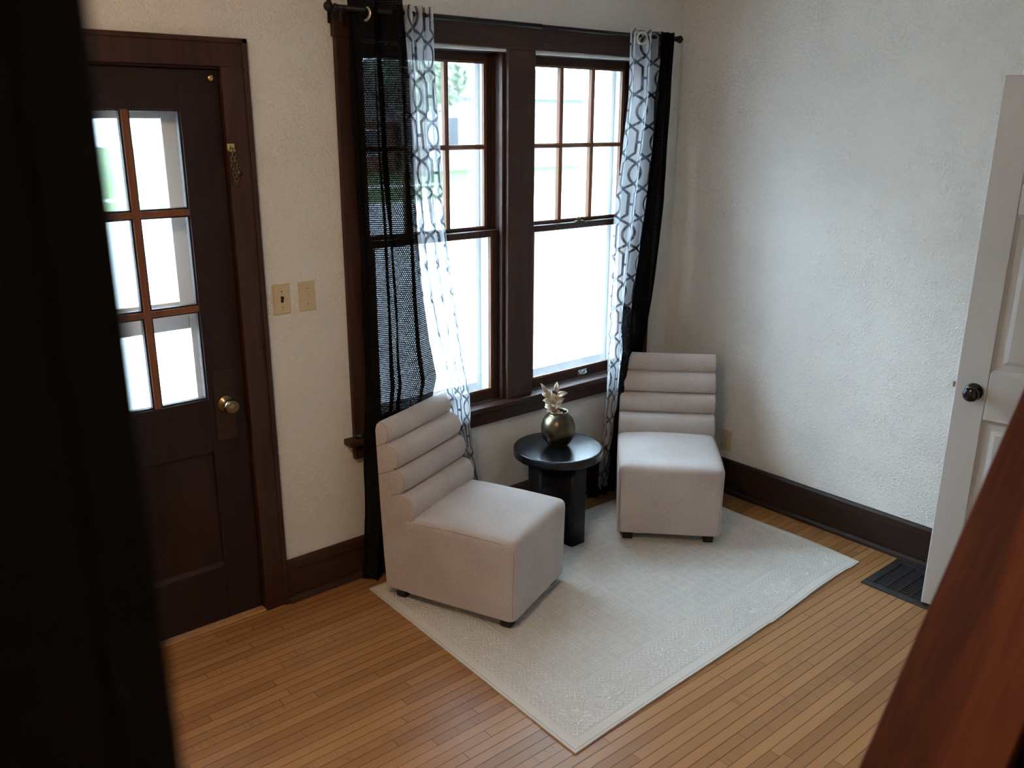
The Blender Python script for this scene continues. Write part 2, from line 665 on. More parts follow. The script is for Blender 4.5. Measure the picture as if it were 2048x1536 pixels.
def catmull(pts, per=6, closed=False):
    out = []
    n = len(pts)
    rng = range(n) if closed else range(n - 1)
    for i in rng:
        p0 = pts[(i - 1) % n] if closed or i > 0 else pts[0]
        p1, p2 = pts[i], pts[(i + 1) % n]
        p3 = pts[(i + 2) % n] if closed or i + 2 < n else pts[-1]
        for k in range(per):
            t = k / per
            out.append(tuple(0.5 * ((2 * b) + (c - a) * t + (2 * a - 5 * b + 4 * c - d) * t * t + (-a + 3 * b - 3 * c + d) * t ** 3)
                             for a, b, c, d in zip(p0, p1, p2, p3)))
    if not closed:
        out.append(tuple(pts[-1]))
    return out


def lerp_tab(tab, z):
    """tab = rows (z, a, b, ..) sorted by z descending"""
    if z >= tab[0][0]: return tab[0][1:]
    for r0, r1 in zip(tab, tab[1:]):
        if z >= r1[0]:
            t = (r0[0] - z) / (r0[0] - r1[0])
            t2 = t
            return tuple(a + (b - a) * t2 for a, b in zip(r0[1:], r1[1:]))
    return tab[-1][1:]


# ------------------------------------------------------------------ room shell
XR, ZC = 2.31, 2.56
XL, YF = -2.45, -4.7
WT = 0.22       # window wall thickness
# door opening, window openings
DX0, DX1, DZ = -0.925, -0.080, 2.055
L0, L1, R0, R1 = 0.447, 1.165, 1.310, 2.030
WZ0, WZ1 = 0.612, 2.170

bm = BM()
box(bm, XL - 0.15, XR + 0.15, YF - 0.15, WT, -0.12, 0)
tag(obj('floor', bm, FLOOR), 'honey coloured narrow strip wood floor', 'floor', kind='structure')

bm = BM()
for x0, x1, z0, z1 in ((XL - 0.15, DX0, 0, ZC), (DX0, DX1, DZ, ZC), (DX1, L0, 0, ZC), (L0, L1, 0, WZ0), (L0, L1, WZ1, ZC),
                       (L1, R0, 0, ZC), (R0, R1, 0, WZ0), (R0, R1, WZ1, ZC), (R1, XR + 0.15, 0, ZC)):
    box(bm, x0, x1, 0, WT, z0, z1)
tag(obj('wall_back', bm, PLASTER), 'textured off-white plaster wall with front door and double window', 'wall', kind='structure')

bm = BM(); box(bm, XR, XR + 0.15, YF, 0, 0, ZC)
tag(obj('wall_right', bm, PLASTER), 'bare textured off-white plaster wall behind the white door', 'wall', kind='structure')
bm = BM(); box(bm, XL - 0.15, XL, YF, 0, 0, ZC)
tag(obj('wall_left', bm, PLASTER), 'textured plaster wall left of the front door', 'wall', kind='structure')
bm = BM(); box(bm, XL - 0.15, XR + 0.15, YF - 0.15, YF, 0, ZC)
tag(obj('wall_front', bm, PLASTER), 'plaster wall behind the viewer', 'wall', kind='structure')
bm = BM(); box(bm, XL - 0.15, XR + 0.15, YF - 0.15, WT, ZC, ZC + 0.12)
tag(obj('ceiling', bm, CEILW), 'plain white ceiling', 'ceiling', kind='structure')

# dark partition end that frames the picture on the left
bm = BM(); box(bm, XL, -1.275, -2.605, -2.515, 0, ZC)
tag(obj('wall_entry', bm, PLASTER), 'short partition wall left of the entry opening', 'wall', kind='structure')
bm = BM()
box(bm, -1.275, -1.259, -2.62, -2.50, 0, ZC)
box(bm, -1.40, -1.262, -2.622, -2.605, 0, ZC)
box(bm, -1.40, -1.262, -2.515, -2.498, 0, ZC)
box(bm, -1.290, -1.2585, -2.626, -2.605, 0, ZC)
tag(obj('trim_4', bm, WOOD_SHADED, bevel=0.004), 'dark upright wood casing filling the left edge of the view', 'trim', kind='structure')

# baseboards
def baseboard(name, label, segs):
    bm = BM()
    for kind, a0, a1 in segs:
        if kind == 'Y0':      # along x on the window wall
            box(bm, a0, a1, -0.016, 0, 0, 0.140)
            prism(bm, [(-0.021, 0.139), (0, 0.139), (0, 0.181), (-0.013, 0.181), (-0.021, 0.170)], a0, a1, 'X')
            prism(bm, [(-0.036, 0.0), (0, 0.0), (0, 0.024), (-0.022, 0.024), (-0.033, 0.014)], a0, a1, 'X')
        else:
            box(bm, XR - 0.016, XR, a0, a1, 0, 0.140)
            prism(bm, [(XR - 0.021, 0.139), (XR, 0.139), (XR, 0.181), (XR - 0.013, 0.181), (XR - 0.021, 0.170)], a0, a1, 'Y')
            prism(bm, [(XR - 0.036, 0.0), (XR, 0.0), (XR, 0.024), (XR - 0.022, 0.024), (XR - 0.033, 0.014)], a0, a1, 'Y')
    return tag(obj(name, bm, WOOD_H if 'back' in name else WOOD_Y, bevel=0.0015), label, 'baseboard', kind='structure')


baseboard('baseboard_back', 'dark wood baseboard under the window', [('Y0', 0.001, XR - 0.0)])
baseboard('baseboard_right', 'dark wood baseboard along the bare right wall', [('X0', YF + 0.01, -0.02)])

# door casing (with back band)
bm = BM()
ci = -0.0955
box(bm, ci, -0.014, -0.022, 0, 0, 2.0533)
box(bm, -1.005, -0.014, -0.022, 0, 2.0535, 2.130)
box(bm, -0.018, 0.0, -0.030, 0, 0, 2.144)
box(bm, -1.022, 0.0, -0.030, 0, 2.128, 2.144)
box(bm, -1.005, -0.910, -0.022, 0, 0, 2.0533)
box(bm, -1.022, -1.003, -0.030, 0, 0, 2.144)
# jamb liner and stop
box(bm, DX0, -0.912, 0.001, WT, 0, DZ)
box(bm, -0.0915, DX1, 0.001, WT, 0, DZ)
box(bm, DX0, DX1, 0.001, WT, 2.046, DZ)
box(bm, -0.110, -0.09, 0.066, 0.10, 0, 2.046)
box(bm, -0.915, -0.895, 0.066, 0.10, 0, 2.046)
box(bm, -0.915, -0.09, 0.066, 0.10, 2.030, 2.046)
tag(obj('trim_1', bm, WOOD_V, bevel=0.002), 'dark wood casing around the front door', 'trim', kind='structure')

# threshold
bm = BM(); box(bm, -0.905, -0.095, -0.020, WT, 0.0, 0.009)
tag(obj('trim_3', bm, BAREWOOD, bevel=0.004), 'worn bare wood threshold strip under the front door', 'threshold', kind='structure')

# window casing: sides, mullion, head, stool, apron
wt = thing('trim_2', 'dark wood casing, mullion and sill around the double window', 'trim', kind='structure')
bm = BM()
box(bm, 0.342, L0 + 0.004, -0.022, 0, 0.634, 2.172)
box(bm, R1 - 0.004, 2.134, -0.022, 0, 0.634, 2.172)
box(bm, 1.161, 1.314, -0.022, 0, 0.634, 2.172)
obj('side_casing', bm, WOOD_V, wt, bevel=0.0025)
bm = BM(); box(bm, 0.335, 2.141, -0.024, 0, 2.1725, 2.268)
obj('head_casing', bm, WOOD_H, wt, bevel=0.0025)
bm = BM()
box(bm, 0.300, 2.176, -0.056, 0, 0.608, 0.634)
for a, b in ((L0, L1), (R0, R1)):
    box(bm, a + 0.001, b - 0.001, 0, 0.028, 0.6125, 0.6335)
obj('stool', bm, WOOD_H, wt, bevel=0.005, seg=3)
bm = BM(); box(bm, 0.339, 2.137, -0.026, 0, 0.540, 0.608)
obj('apron', bm, WOOD_H, wt, bevel=0.002)


# ------------------------------------------------------------------ windows
def frame_boxes(bm, x0, x1, z0, z1, y0, y1, l, r, b, t):
    box(bm, x0, x0 + l, y0, y1, z0, z1)
    box(bm, x1 - r, x1, y0, y1, z0, z1)
    box(bm, x0 + l, x1 - r, y0, y1, z0, z0 + b)
    box(bm, x0 + l, x1 - r, y0, y1, z1 - t, z1)


def window(name, label, a, b):
    t = thing(name, label, 'window', ((a + b) / 2, 0, WZ0), kind='structure')
    cx = (a + b) / 2
    def L(bm):
        bmesh.ops.translate(bm, verts=bm.verts[:], vec=(-cx, 0, -WZ0))
        return bm
    # jamb lining with stop and parting beads
    bm = BM()
    box(bm, a, a + 0.010, 0.001, 0.103, WZ0, WZ1)
    box(bm, b - 0.010, b, 0.001, 0.103, WZ0, WZ1)
    box(bm, a + 0.01, b - 0.01, 0.001, 0.103, WZ1 - 0.010, WZ1)
    box(bm, a + 0.01, b - 0.01, 0.03, 0.103, WZ0, WZ0 + 0.016)
    for x0, x1 in ((a + 0.010, a + 0.020), (b - 0.020, b - 0.010)):
        box(bm, x0, x1, 0.001, 0.022, WZ0 + 0.022, WZ1 - 0.010)
        box(bm, x0, x1, 0.064, 0.070, WZ0 + 0.016, WZ1 - 0.010)
    obj('window_frame', L(bm), WOOD_V, t, bevel=0.0012)
    bm = BM(); box(bm, a + 0.003, b - 0.003, -0.006, 0.012, WZ1 - 0.0095, WZ1 + 0.002)
    obj('weatherstrip', L(bm), VINYL, t)
    sa, sb = a + 0.0115, b - 0.0115
    # upper sash (outer)
    bm = BM()
    frame_boxes(bm, sa, sb, 1.388, WZ1 - 0.012, 0.071, 0.101, 0.041, 0.041, 0.037, 0.036)
    up = obj('upper_sash', L(bm), WOOD_V, t, bevel=0.002)
    g0, g1, z0, z1 = sa + 0.041, sb - 0.041, 1.425, WZ1 - 0.048
    bm = BM()
    wd = (g1 - g0)
    for k in (1, 2):
        x = g0 + wd * k / 3
        prism(bm, [(x - 0.011, 0.079), (x - 0.004, 0.072), (x + 0.004, 0.072), (x + 0.011, 0.079), (x + 0.011, 0.100), (x - 0.011, 0.100)], z0, z1, 'Z')
    zm = (z0 + z1) / 2
    prism(bm, [(0.079, zm - 0.010), (0.073, zm - 0.003), (0.073, zm + 0.003), (0.079, zm + 0.010), (0.100, zm + 0.010), (0.100, zm - 0.010)], g0, g1, 'X')
    # glazing bead
    frame_boxes(bm, g0, g1, z0, z1, 0.076, 0.083, 0.008, 0.008, 0.008, 0.008)
    obj('muntin', L(bm), WOOD_MUN, up)
    bm = BM(); box(bm, g0 - 0.004, g1 + 0.004, 0.085, 0.088, z0 - 0.004, z1 + 0.004)
    obj('pane', L(bm), GLASS, up)
    # lower sash (inner)
    bm = BM()
    frame_boxes(bm, sa, sb, 0.6345, 1.418, 0.030, 0.062, 0.041, 0.041, 0.047, 0.026)
    lo = obj('lower_sash', L(bm), WOOD_V, t, bevel=0.002)
    bm = BM()
    frame_boxes(bm, sa + 0.041, sb - 0.041, 0.6815, 1.392, 0.034, 0.043, 0.007, 0.007, 0.007, 0.004)
    obj('glazing_bead', L(bm), WOOD_MUN, lo)
    bm = BM(); box(bm, sa + 0.037, sb - 0.037, 0.046, 0.049, 0.677, 1.394)
    obj('pane', L(bm), GLASS, lo)
    # lift
    bm = BM()
    xm = cx + 0.03
    box(bm, xm - 0.030, xm + 0.030, 0.027, 0.0302, 0.648, 0.672)
    tube(bm, [(xm - 0.022, 0.028, 0.662), (xm - 0.018, 0.016, 0.655), (xm, 0.013, 0.653), (xm + 0.018, 0.016, 0.655), (xm + 0.022, 0.028, 0.662)], 0.0026, 8)
    l_ = obj('sash_lift', L(bm), STEEL, lo, smooth=False)
    # lock on the meeting rail
    bm = BM()
    box(bm, cx - 0.026, cx + 0.026, 0.033, 0.058, 1.418, 1.423)
    lathe(bm, [(0.0, 1.4225), (0.012, 1.4225), (0.012, 1.432), (0.006, 1.437), (0.0, 1.437)], 16, Matrix.Translation((cx - 0.004, 0.046, 0)))
    tube(bm, [(cx - 0.004, 0.046, 1.434), (cx + 0.012, 0.038, 1.437), (cx + 0.024, 0.034, 1.434)], [0.005, 0.0045, 0.006], 8)
    tube(bm, [(cx - 0.016, 0.044, 1.428), (cx - 0.020, 0.040, 1.436), (cx - 0.012, 0.038, 1.441)], 0.004, 8)
    obj('sash_lock', L(bm), OLDBRASS, t, smooth=True)
    # white storm frame outside
    bm = BM()
    frame_boxes(bm, a, b, WZ0, WZ1, 0.1035, 0.166, 0.014, 0.014, 0.020, 0.012)
    frame_boxes(bm, a, b, WZ0, WZ1, 0.166, 0.178, 0.038, 0.038, 0.070, 0.042)
    frame_boxes(bm, a + 0.004, b - 0.004, WZ0, WZ1, 0.178, 0.200, 0.022, 0.022, 0.030, 0.022)
    box(bm, a + 0.035, b - 0.035, 0.176, 0.190, 1.385, 1.415)
    for zz in (0.9, 1.12, 1.3):
        lathe(bm, [(0, -0.002), (0.003, -0.002), (0.003, 0.0)], 8, Matrix.Translation((b - 0.026, 0.165, zz)) @ Matrix.Rotation(-math.pi / 2, 4, 'X'))
    obj('storm_frame', L(bm), VINYL, t, bevel=0.0015)
    bm = BM(); box(bm, a + 0.03, b - 0.03, 0.181, 0.183, WZ0 + 0.05, WZ1 - 0.03)
    obj('storm_pane', L(bm), GLASS, t)
    return t


window('window_1', 'left double hung window behind the black and patterned curtains', L0, L1)
window('window_2', 'right double hung window above the black side table', R0, R1)

# ------------------------------------------------------------------ front door
DR, DL = -0.0936, -0.909
Y0, Y1 = 0.015, 0.059
GX0, GX1, GZ0, GZ1 = -0.768, -0.233, 0.908, 1.915
fd = thing('door_1', 'dark wood front door with small glass panes and brass knob', 'door', (-0.5, 0, 0), kind='structure')
def FD(bm):
    bmesh.ops.translate(bm, verts=bm.verts[:], vec=(0.5, 0, 0))
    return bm
bm = BM()
box(bm, DL, GX0 - 0.0, Y0, Y1, 0.012, 2.042)
box(bm, GX1 + 0.0, DR, Y0, Y1, 0.012, 2.042)
box(bm, GX0, GX1, Y0, Y1, GZ1, 2.042)
box(bm, GX0, GX1, Y0, Y1, 0.703, GZ0)
box(bm, GX0, GX1, Y0, Y1, 0.012, 0.235)
obj('door_frame', FD(bm), WOOD_DOOR, fd, bevel=0.0025)
bm = BM()
box(bm, GX0 - 0.004, GX1 + 0.004, Y0 + 0.014, Y1 - 0.014, 0.23, 0.708)
prism(bm, [(Y0 + 0.002, 0.2352), (Y0 + 0.014, 0.2352), (Y0 + 0.014, 0.25)], GX0, GX1, 'X')
obj('lower_panel', FD(bm), mat_darkwood('door_panel_veneer', base=(0.020, 0.0055, 0.0040), dark=(0.008, 0.0026, 0.002), axis='Z', scale=0.5), fd)
bm = BM()
gw = (GX1 - GX0)
for k in (1, 2):
    x = GX0 + gw * k / 3
    box(bm, x - 0.0115, x + 0.0115, Y0 + 0.001, Y1 - 0.01, GZ0, GZ1)
for k in (1, 2):
    z = GZ0 + (GZ1 - GZ0) * k / 3
    box(bm, GX0, GX1, Y0 + 0.0018, Y1 - 0.01, z - 0.0105, z + 0.0105)
obj('muntin', FD(bm), WOOD_MUN, fd, bevel=0.002)
bm = BM()
for i in range(3):
    for j in range(3):
        x0, x1 = GX0 + gw * i / 3 + (0.0115 if i else 0), GX0 + gw * (i + 1) / 3 - (0.0115 if i < 2 else 0)
        z0, z1 = GZ0 + (GZ1 - GZ0) * j / 3 + (0.0105 if j else 0), GZ0 + (GZ1 - GZ0) * (j + 1) / 3 - (0.0105 if j < 2 else 0)
        frame_boxes(bm, x0, x1, z0, z1, Y0 + 0.008, Y1 - 0.012, 0.006, 0.006, 0.006, 0.006)
obj('glazing_bead', FD(bm), WOOD_DOOR, fd, bevel=0.002)
bm = BM(); box(bm, GX0 - 0.004, GX1 + 0.004, 0.037, 0.040, GZ0 - 0.004, GZ1 + 0.004)
obj('pane', FD(bm), GLASS, fd)
# lock plate, knob
bm = BM(); box(bm, -0.213, -0.136, Y0 - 0.003, Y0, 0.742, 1.010)
pl_ = obj('lock_plate', FD(bm), PLATE, fd, bevel=0.001)
RX = Matrix.Rotation(math.pi / 2, 4, 'X')       # +z -> -y
kn = Matrix.Translation((-0.171, Y0 - 0.003, 0.880)) @ RX
bm = BM()
lathe(bm, [(0.0, 0.0), (0.0335, 0.0), (0.0335, 0.003), (0.030, 0.007), (0.016, 0.011), (0.0135, 0.016), (0.0135, 0.030), (0.019, 0.036),
           (0.0255, 0.043), (0.0275, 0.050), (0.0268, 0.058), (0.0235, 0.0635), (0.016, 0.0650), (0.0, 0.0652)], 40, kn)
kb = obj('door_knob', FD(bm), OLDBRASS, fd, smooth=True)
bm = BM()
tube(bm, [tuple((kn @ Vector((0.0075 * math.cos(a), 0.0062 * math.sin(a), 0.0662)))) for a in [i * math.pi / 8 for i in range(13)]], 0.0016, 8)
obj('turn_button', FD(bm), BRASS, kb, smooth=True)
bm = BM()
lathe(bm, [(0, 0), (0.0105, 0), (0.0125, 0.006), (0.0118, 0.010), (0.008, 0.012), (0.0, 0.0125)], 24, Matrix.Translation((-0.120, Y0, 2.017)) @ RX)
obj('door_bumper', FD(bm), BRASS, fd, smooth=True)
# small old screw holes
bm = BM()
for x, z in ((-0.131, 1.792), (-0.118, 1.792), (-0.131, 1.705), (-0.118, 1.705)):
    lathe(bm, [(0, 0.0), (0.0022, 0.0), (0.0022, 0.0006), (0, 0.0006)], 8, Matrix.Translation((x, Y0, z)) @ RX)
obj('screw_hole', FD(bm), SLOT, fd)

# storm door outside
sd = thing('storm_door', 'white storm door seen through the glass of the front door', 'door', (-0.5, 0.13, 0), kind='structure')
bm = BM()
frame_boxes(bm, -0.905, -0.096, 0.03, 2.045, 0.128, 0.160, 0.09, 0.09, 0.16, 0.12)
frame_boxes(bm, -0.815, -0.186, 1.20, 1.925, 0.134, 0.156, 0.072, 0.072, 0.055, 0.040)
frame_boxes(bm, -0.815, -0.186, 0.19, 1.20, 0.138, 0.158, 0.040, 0.040, 0.05, 0.05)
bmesh.ops.translate(bm, verts=bm.verts[:], vec=(0.5, -0.13, 0))
obj('storm_frame', bm, VINYL, sd, bevel=0.003)
bm = BM(); box(bm, -0.82, -0.18, 0.144, 0.147, 0.18, 1.93)
bmesh.ops.translate(bm, verts=bm.verts[:], vec=(0.5, -0.13, 0))
obj('storm_pane', bm, GLASS, sd)
bm = BM()
for z in (1.85, 1.60, 1.36, 1.1, 0.95):
    lathe(bm, [(0, 0), (0.005, 0), (0.004, 0.002), (0, 0.0022)], 10, Matrix.Translation((-0.155 + 0.5, 0.128 - 0.13, z)) @ RX)
obj('screw', bm, STEEL, sd)

# door chain on the casing
dc = thing('door_chain', 'brass security chain hanging on the front door casing', 'chain', (-0.086, -0.024, 1.785))
bm = BM()
box(bm, -0.013, 0.013, -0.003, 0.002, -0.006, 0.020)
box(bm, -0.013, 0.013, -0.012, -0.003, -0.006, -0.002)
lathe(bm, [(0, 0), (0.005, 0), (0.004, 0.003), (0, 0.0035)], 12, Matrix.Translation((0, -0.003, 0.010)) @ RX)
obj('keeper', bm, BRASS, dc, bevel=0.001)
def chain_pts(path, step=0.0135):
    out, acc = [], 0.0
    P = [Vector(p) for p in path]
    for a, b in zip(P, P[1:]):
        d = (b - a); Ln = d.length; s = -acc
        while s < Ln:
            if s >= 0: out.append((a + d.normalized() * s, d.normalized()))
            s += step
        acc = Ln - (s - step)
    return out
bm = BM()
k = 0
for path in ([(0.002, -0.010, -0.004), (-0.004, -0.011, -0.05), (0.002, -0.011, -0.085), (0.004, -0.011, -0.118)],
             [(0.004, -0.010, -0.004), (0.012, -0.012, -0.06), (0.009, -0.013, -0.09), (0.006, -0.012, -0.118)]):
    for p, d in chain_pts(path):
        side = Vector((1, 0, 0)) if k % 2 == 0 else Vector((0.5, 0.87, 0))
        side = (side - d * side.dot(d)).normalized()
        k += 1
        pts = [p + d * (0.0105 * math.cos(a)) + side * (0.0052 * math.sin(a)) for a in [i * 2 * math.pi / 14 for i in range(14)]]
        tube(bm, pts, 0.0013, 6, closed=True)
obj('chain_link', bm, OLDBRASS, dc, smooth=True)
bm = BM()
lathe(bm, [(0, 0), (0.0095, 0), (0.0098, 0.004), (0.004, 0.006), (0.0035, 0.008), (0, 0.008)], 20, Matrix.Translation((0.020, -0.008, -0.078)) @ RX)
tube(bm, [(0.020 + 0.006 * math.cos(a), -0.011, -0.067 + 0.008 * math.sin(a)) for a in [i * math.pi / 8 for i in range(9)]], 0.0014, 6)
obj('end_button', bm, OLDBRASS, dc, smooth=True)


# ------------------------------------------------------------------ switches, outlet
def switch(x, label, toggle_mat):
    t = thing('light_switch', label, 'light switch', (x + 0.035, 0, 1.1845 + 0.057), group='wall switches beside the front door')
    bm = BM()
    prism(bm, [(-0.035, -0.057), (0.035, -0.057), (0.035, 0.057), (-0.035, 0.057)], -0.0015, 0.0, 'Y')
    A = [(-0.035, -0.057), (0.035, -0.057), (0.035, 0.057), (-0.035, 0.057)]
    v0 = [bm.verts.new((p[0], -0.0015, p[1])) for p in A]
    v1 = [bm.verts.new((p[0] * 0.91, -0.0062, p[1] * 0.945)) for p in A]
    for i in range(4):
        bm.faces.new([v0[i], v0[(i + 1) % 4], v1[(i + 1) % 4], v1[i]])
    bm.faces.new(v1)
    obj('cover_plate', bm, IVORY, t, bevel=0.0012)
    bm = BM()
    box(bm, -0.0052, 0.0052, -0.0072, -0.005, -0.012, 0.012)
    prism(bm, [(-0.006, -0.004), (-0.006, 0.007), (-0.016, 0.0115), (-0.0165, 0.006)], -0.0038, 0.0038, 'X')
    obj('toggle', bm, toggle_mat, t, bevel=0.0008)
    for s in (-1, 1):
        bm = BM()
        lathe(bm, [(0, 0), (0.0028, 0), (0.0024, 0.001), (0, 0.0011)], 12, Matrix.Translation((0, -0.0062, s * 0.030)) @ RX)
        box(bm, -0.0022, 0.0022, -0.0075, -0.0071, s * 0.030 - 0.0003, s * 0.030 + 0.0003)
        obj('screw', bm, OLDBRASS, t)
    return t


switch(0.037, 'ivory wall switch with a dark brown toggle, nearer the front door', BROWNP)
switch(0.142, 'ivory wall switch with an ivory toggle, nearer the window', IVORY)

t = thing('wall_outlet', 'ivory duplex outlet low on the right wall beside the far chair', 'outlet', (XR, -0.444, 0.278))
bm = BM()
box(bm, -0.003, 0, -0.035, 0.035, -0.057, 0.057)
box(bm, -0.006, -0.003, -0.032, 0.032, -0.054, 0.054)
obj('cover_plate', bm, IVORY, t, bevel=0.0015)
for s in (-1, 1):
    bm = BM()
    pts = [(0.0165 * math.cos(a), s * 0.0195 + max(-0.0125, min(0.0125, 0.0165 * math.sin(a)))) for a in [i * 2 * math.pi / 24 for i in range(24)]]
    prism(bm, pts, -0.0075, -0.005, 'X')
    rc = obj('receptacle', bm, IVORY, t)
    bm = BM()
    for dy in (-0.0063, 0.0063):
        box(bm, -0.0078, -0.0074, dy - 0.001, dy + 0.001, s * 0.0195 - 0.001, s * 0.0195 + 0.006)
    lathe(bm, [(0, 0), (0.0022, 0), (0.0022, 0.0004), (0, 0.0004)], 12, Matrix.Translation((-0.0075, 0, s * 0.0195 - 0.0065)) @ Matrix.Rotation(-math.pi / 2, 4, 'Y'))
    obj('slot', bm, SLOT, rc)

# ------------------------------------------------------------------ white interior door (open)
AN = math.radians(12)
wd = thing('door_2', 'open white panelled interior door with black knob at right', 'door', (1.96, -1.685, 0.0), kind='structure')
dvec = Vector((math.sin(AN), -math.cos(AN), 0))            # free edge -> hinge
nvec = Vector((-math.cos(AN), -math.sin(AN), 0))           # face towards the room
Mz = Matrix((dvec, -nvec, Vector((0, 0, 1)))).transposed().to_4x4()   # local x along door, local y into thickness
tilt = Matrix.Rotation(math.radians(-1.45), 4, 'X')
wd.matrix_world = Matrix.Translation((1.96, -1.685, 0.012)) @ Mz @ tilt
DW, DH, DT = 0.81, 2.03, 0.035
st, mul = 0.110, 0.10
bm = BM()
rows = [(0.245, 0.800), (0.985, 1.560), (1.665, 1.915)]
rails = [0.0] + [v for r in rows for v in r] + [DH]
box(bm, 0, st, 0, DT, 0, DH)
box(bm, DW - st, DW, 0, DT, 0, DH)
for i in range(0, len(rails), 2):
    box(bm, st, DW - st, 0.0004, DT - 0.0004, rails[i], rails[i + 1])
for z0, z1 in rows:
    box(bm, (DW - mul) / 2, (DW + mul) / 2, 0.0004, DT - 0.0004, z0, z1)
obj('door_frame', bm, WHITE, wd, bevel=0.0045, seg=3)
for z0, z1 in rows:
    for x0, x1 in ((st, (DW - mul) / 2), ((DW + mul) / 2, DW - st)):
        bm = BM()
        def quad_ring(a, b):
            A = [bm.verts.new(p) for p in a]; B = [bm.verts.new(p) for p in b]
            for i in range(4):
                bm.faces.new([A[i], A[(i + 1) % 4], B[(i + 1) % 4], B[i]])
            return B
        def rect(m_, y): return [(x0 + m_, y, z0 + m_), (x1 - m_, y, z0 + m_), (x1 - m_, y, z1 - m_), (x0 + m_, y, z1 - m_)]
        quad_ring(rect(0, 0.001), rect(0.012, 0.010))
        quad_ring(rect(0.012, 0.010), rect(0.034, 0.010))
        last = quad_ring(rect(0.034, 0.010), rect(0.050, 0.003))
        bm.faces.new(last)
        box(bm, x0, x1, 0.014, DT - 0.008, z0, z1)
        obj('raised_panel', bm, WHITE, wd)
bm = BM()
KN = Matrix.Translation((0.066, 0.0, 0.905)) @ RX
lathe(bm, [(0, 0), (0.0325, 0), (0.0335, 0.004), (0.029, 0.009), (0.014, 0.012), (0.012, 0.018), (0.012, 0.030), (0.019, 0.035), (0.0265, 0.044),
           (0.0285, 0.053), (0.0265, 0.062), (0.0185, 0.068), (0.0, 0.0695)], 40, KN)
obj('door_knob', bm, BLACKK, wd, smooth=True)
bm = BM()
prism(bm, [(0, DT * 0.32), (0, DT * 0.68), (-0.007, DT * 0.68), (-0.011, DT * 0.32)], 0.908, 0.930, 'Z')
obj('latch', bm, STEEL, wd, bevel=0.001)

# ------------------------------------------------------------------ stair wall with sloping cap board, carpeted steps
SL = 1.2993
def zline(x): return 0.914 + SL * (x + 0.215)
ang = math.atan(SL)
x_a, x_b = -0.75, 1.02
cap = thing('trim_5', 'sloping red brown board capping the stair wall at the lower right', 'railing', (x_a, -2.5, zline(x_a)), kind='structure')
Lc = (x_b - x_a) / math.cos(ang)
bm = BM()
box(bm, 0, Lc, -0.185, 0.0, -0.034, 0.0)
co = obj('cap_board', bm, CAP, cap, bevel=0.006, seg=3)
co.rotation_euler = (0, -ang, 0)
bm = BM()
box(bm, 0.0, Lc, -0.178, -0.008, -0.052, -0.0345)
c2 = obj('cap_moulding', bm, CAP, cap, bevel=0.003)
c2.rotation_euler = (0, -ang, 0)
bm = BM()
o_ = 0.075
prism(bm, [(x_a + 0.02, 0.0), (1.31, 0.0), (1.31, ZC), (1.02, ZC), (1.02, zline(1.02) - o_ - 0.02), (x_a + 0.02, zline(x_a) - o_ + 0.02)], -2.66, -2.53, 'Y')
box(bm, 1.31, 2.135, -2.66, -2.53, 2.06, ZC)
box(bm, 2.135, XR, -2.66, -2.53, 0, ZC)
tag(obj('wall_stair', bm, PLASTER), 'triangular plaster wall carrying the sloping stair cap', 'wall', kind='structure')
bm = BM()
n = 11
rise = 0.2
run = rise / SL
xs = x_a + 0.06
for i in range(n):
    box(bm, xs + i * run, xs + n * run + 0.2, -3.55, -2.661, i * rise, (i + 1) * rise - 0.0005)
tag(obj('stair_steps', bm, CARPET, bevel=0.012, seg=2), 'dark carpeted stair steps beside the sloping cap board', 'stairs', kind='structure')

# ------------------------------------------------------------------ floor register
t = thing('floor_register', 'dark metal floor vent under the open white door', 'vent', (1.94, -1.435, 0))
vx, vy = 0.325, -0.335
bm = BM()
frame = 0.038
def sl(a, b, c, d, h0=0.0005, h1=0.0055): box(bm, a, b, c, d, h0, h1)
sl(0, frame, vy, 0); sl(vx - 0.03, vx, vy, 0); sl(frame, vx - 0.03, -frame, 0); sl(frame, vx - 0.03, vy, vy + frame)
obj('frame', bm, IRON, t, bevel=0.002)
bm = BM()
nx = 13
for i in range(1, nx):
    x = frame + (vx - 0.03 - frame) * i / nx
    box(bm, x - 0.0028, x + 0.0028, vy + frame, -frame, 0.001, 0.0048)
for j in (1, 2, 3, 4):
    y = vy + frame + (-vy - 2 * frame) * j / 5
    box(bm, frame, vx - 0.03, y - 0.0035, y + 0.0035, 0.001, 0.0046)
obj('grille', bm, IRON, t)
bm = BM(); box(bm, frame - 0.002, vx - 0.028, vy + frame - 0.002, -frame + 0.002, 0.0002, 0.0009)
obj('duct', bm, SLOT, t)

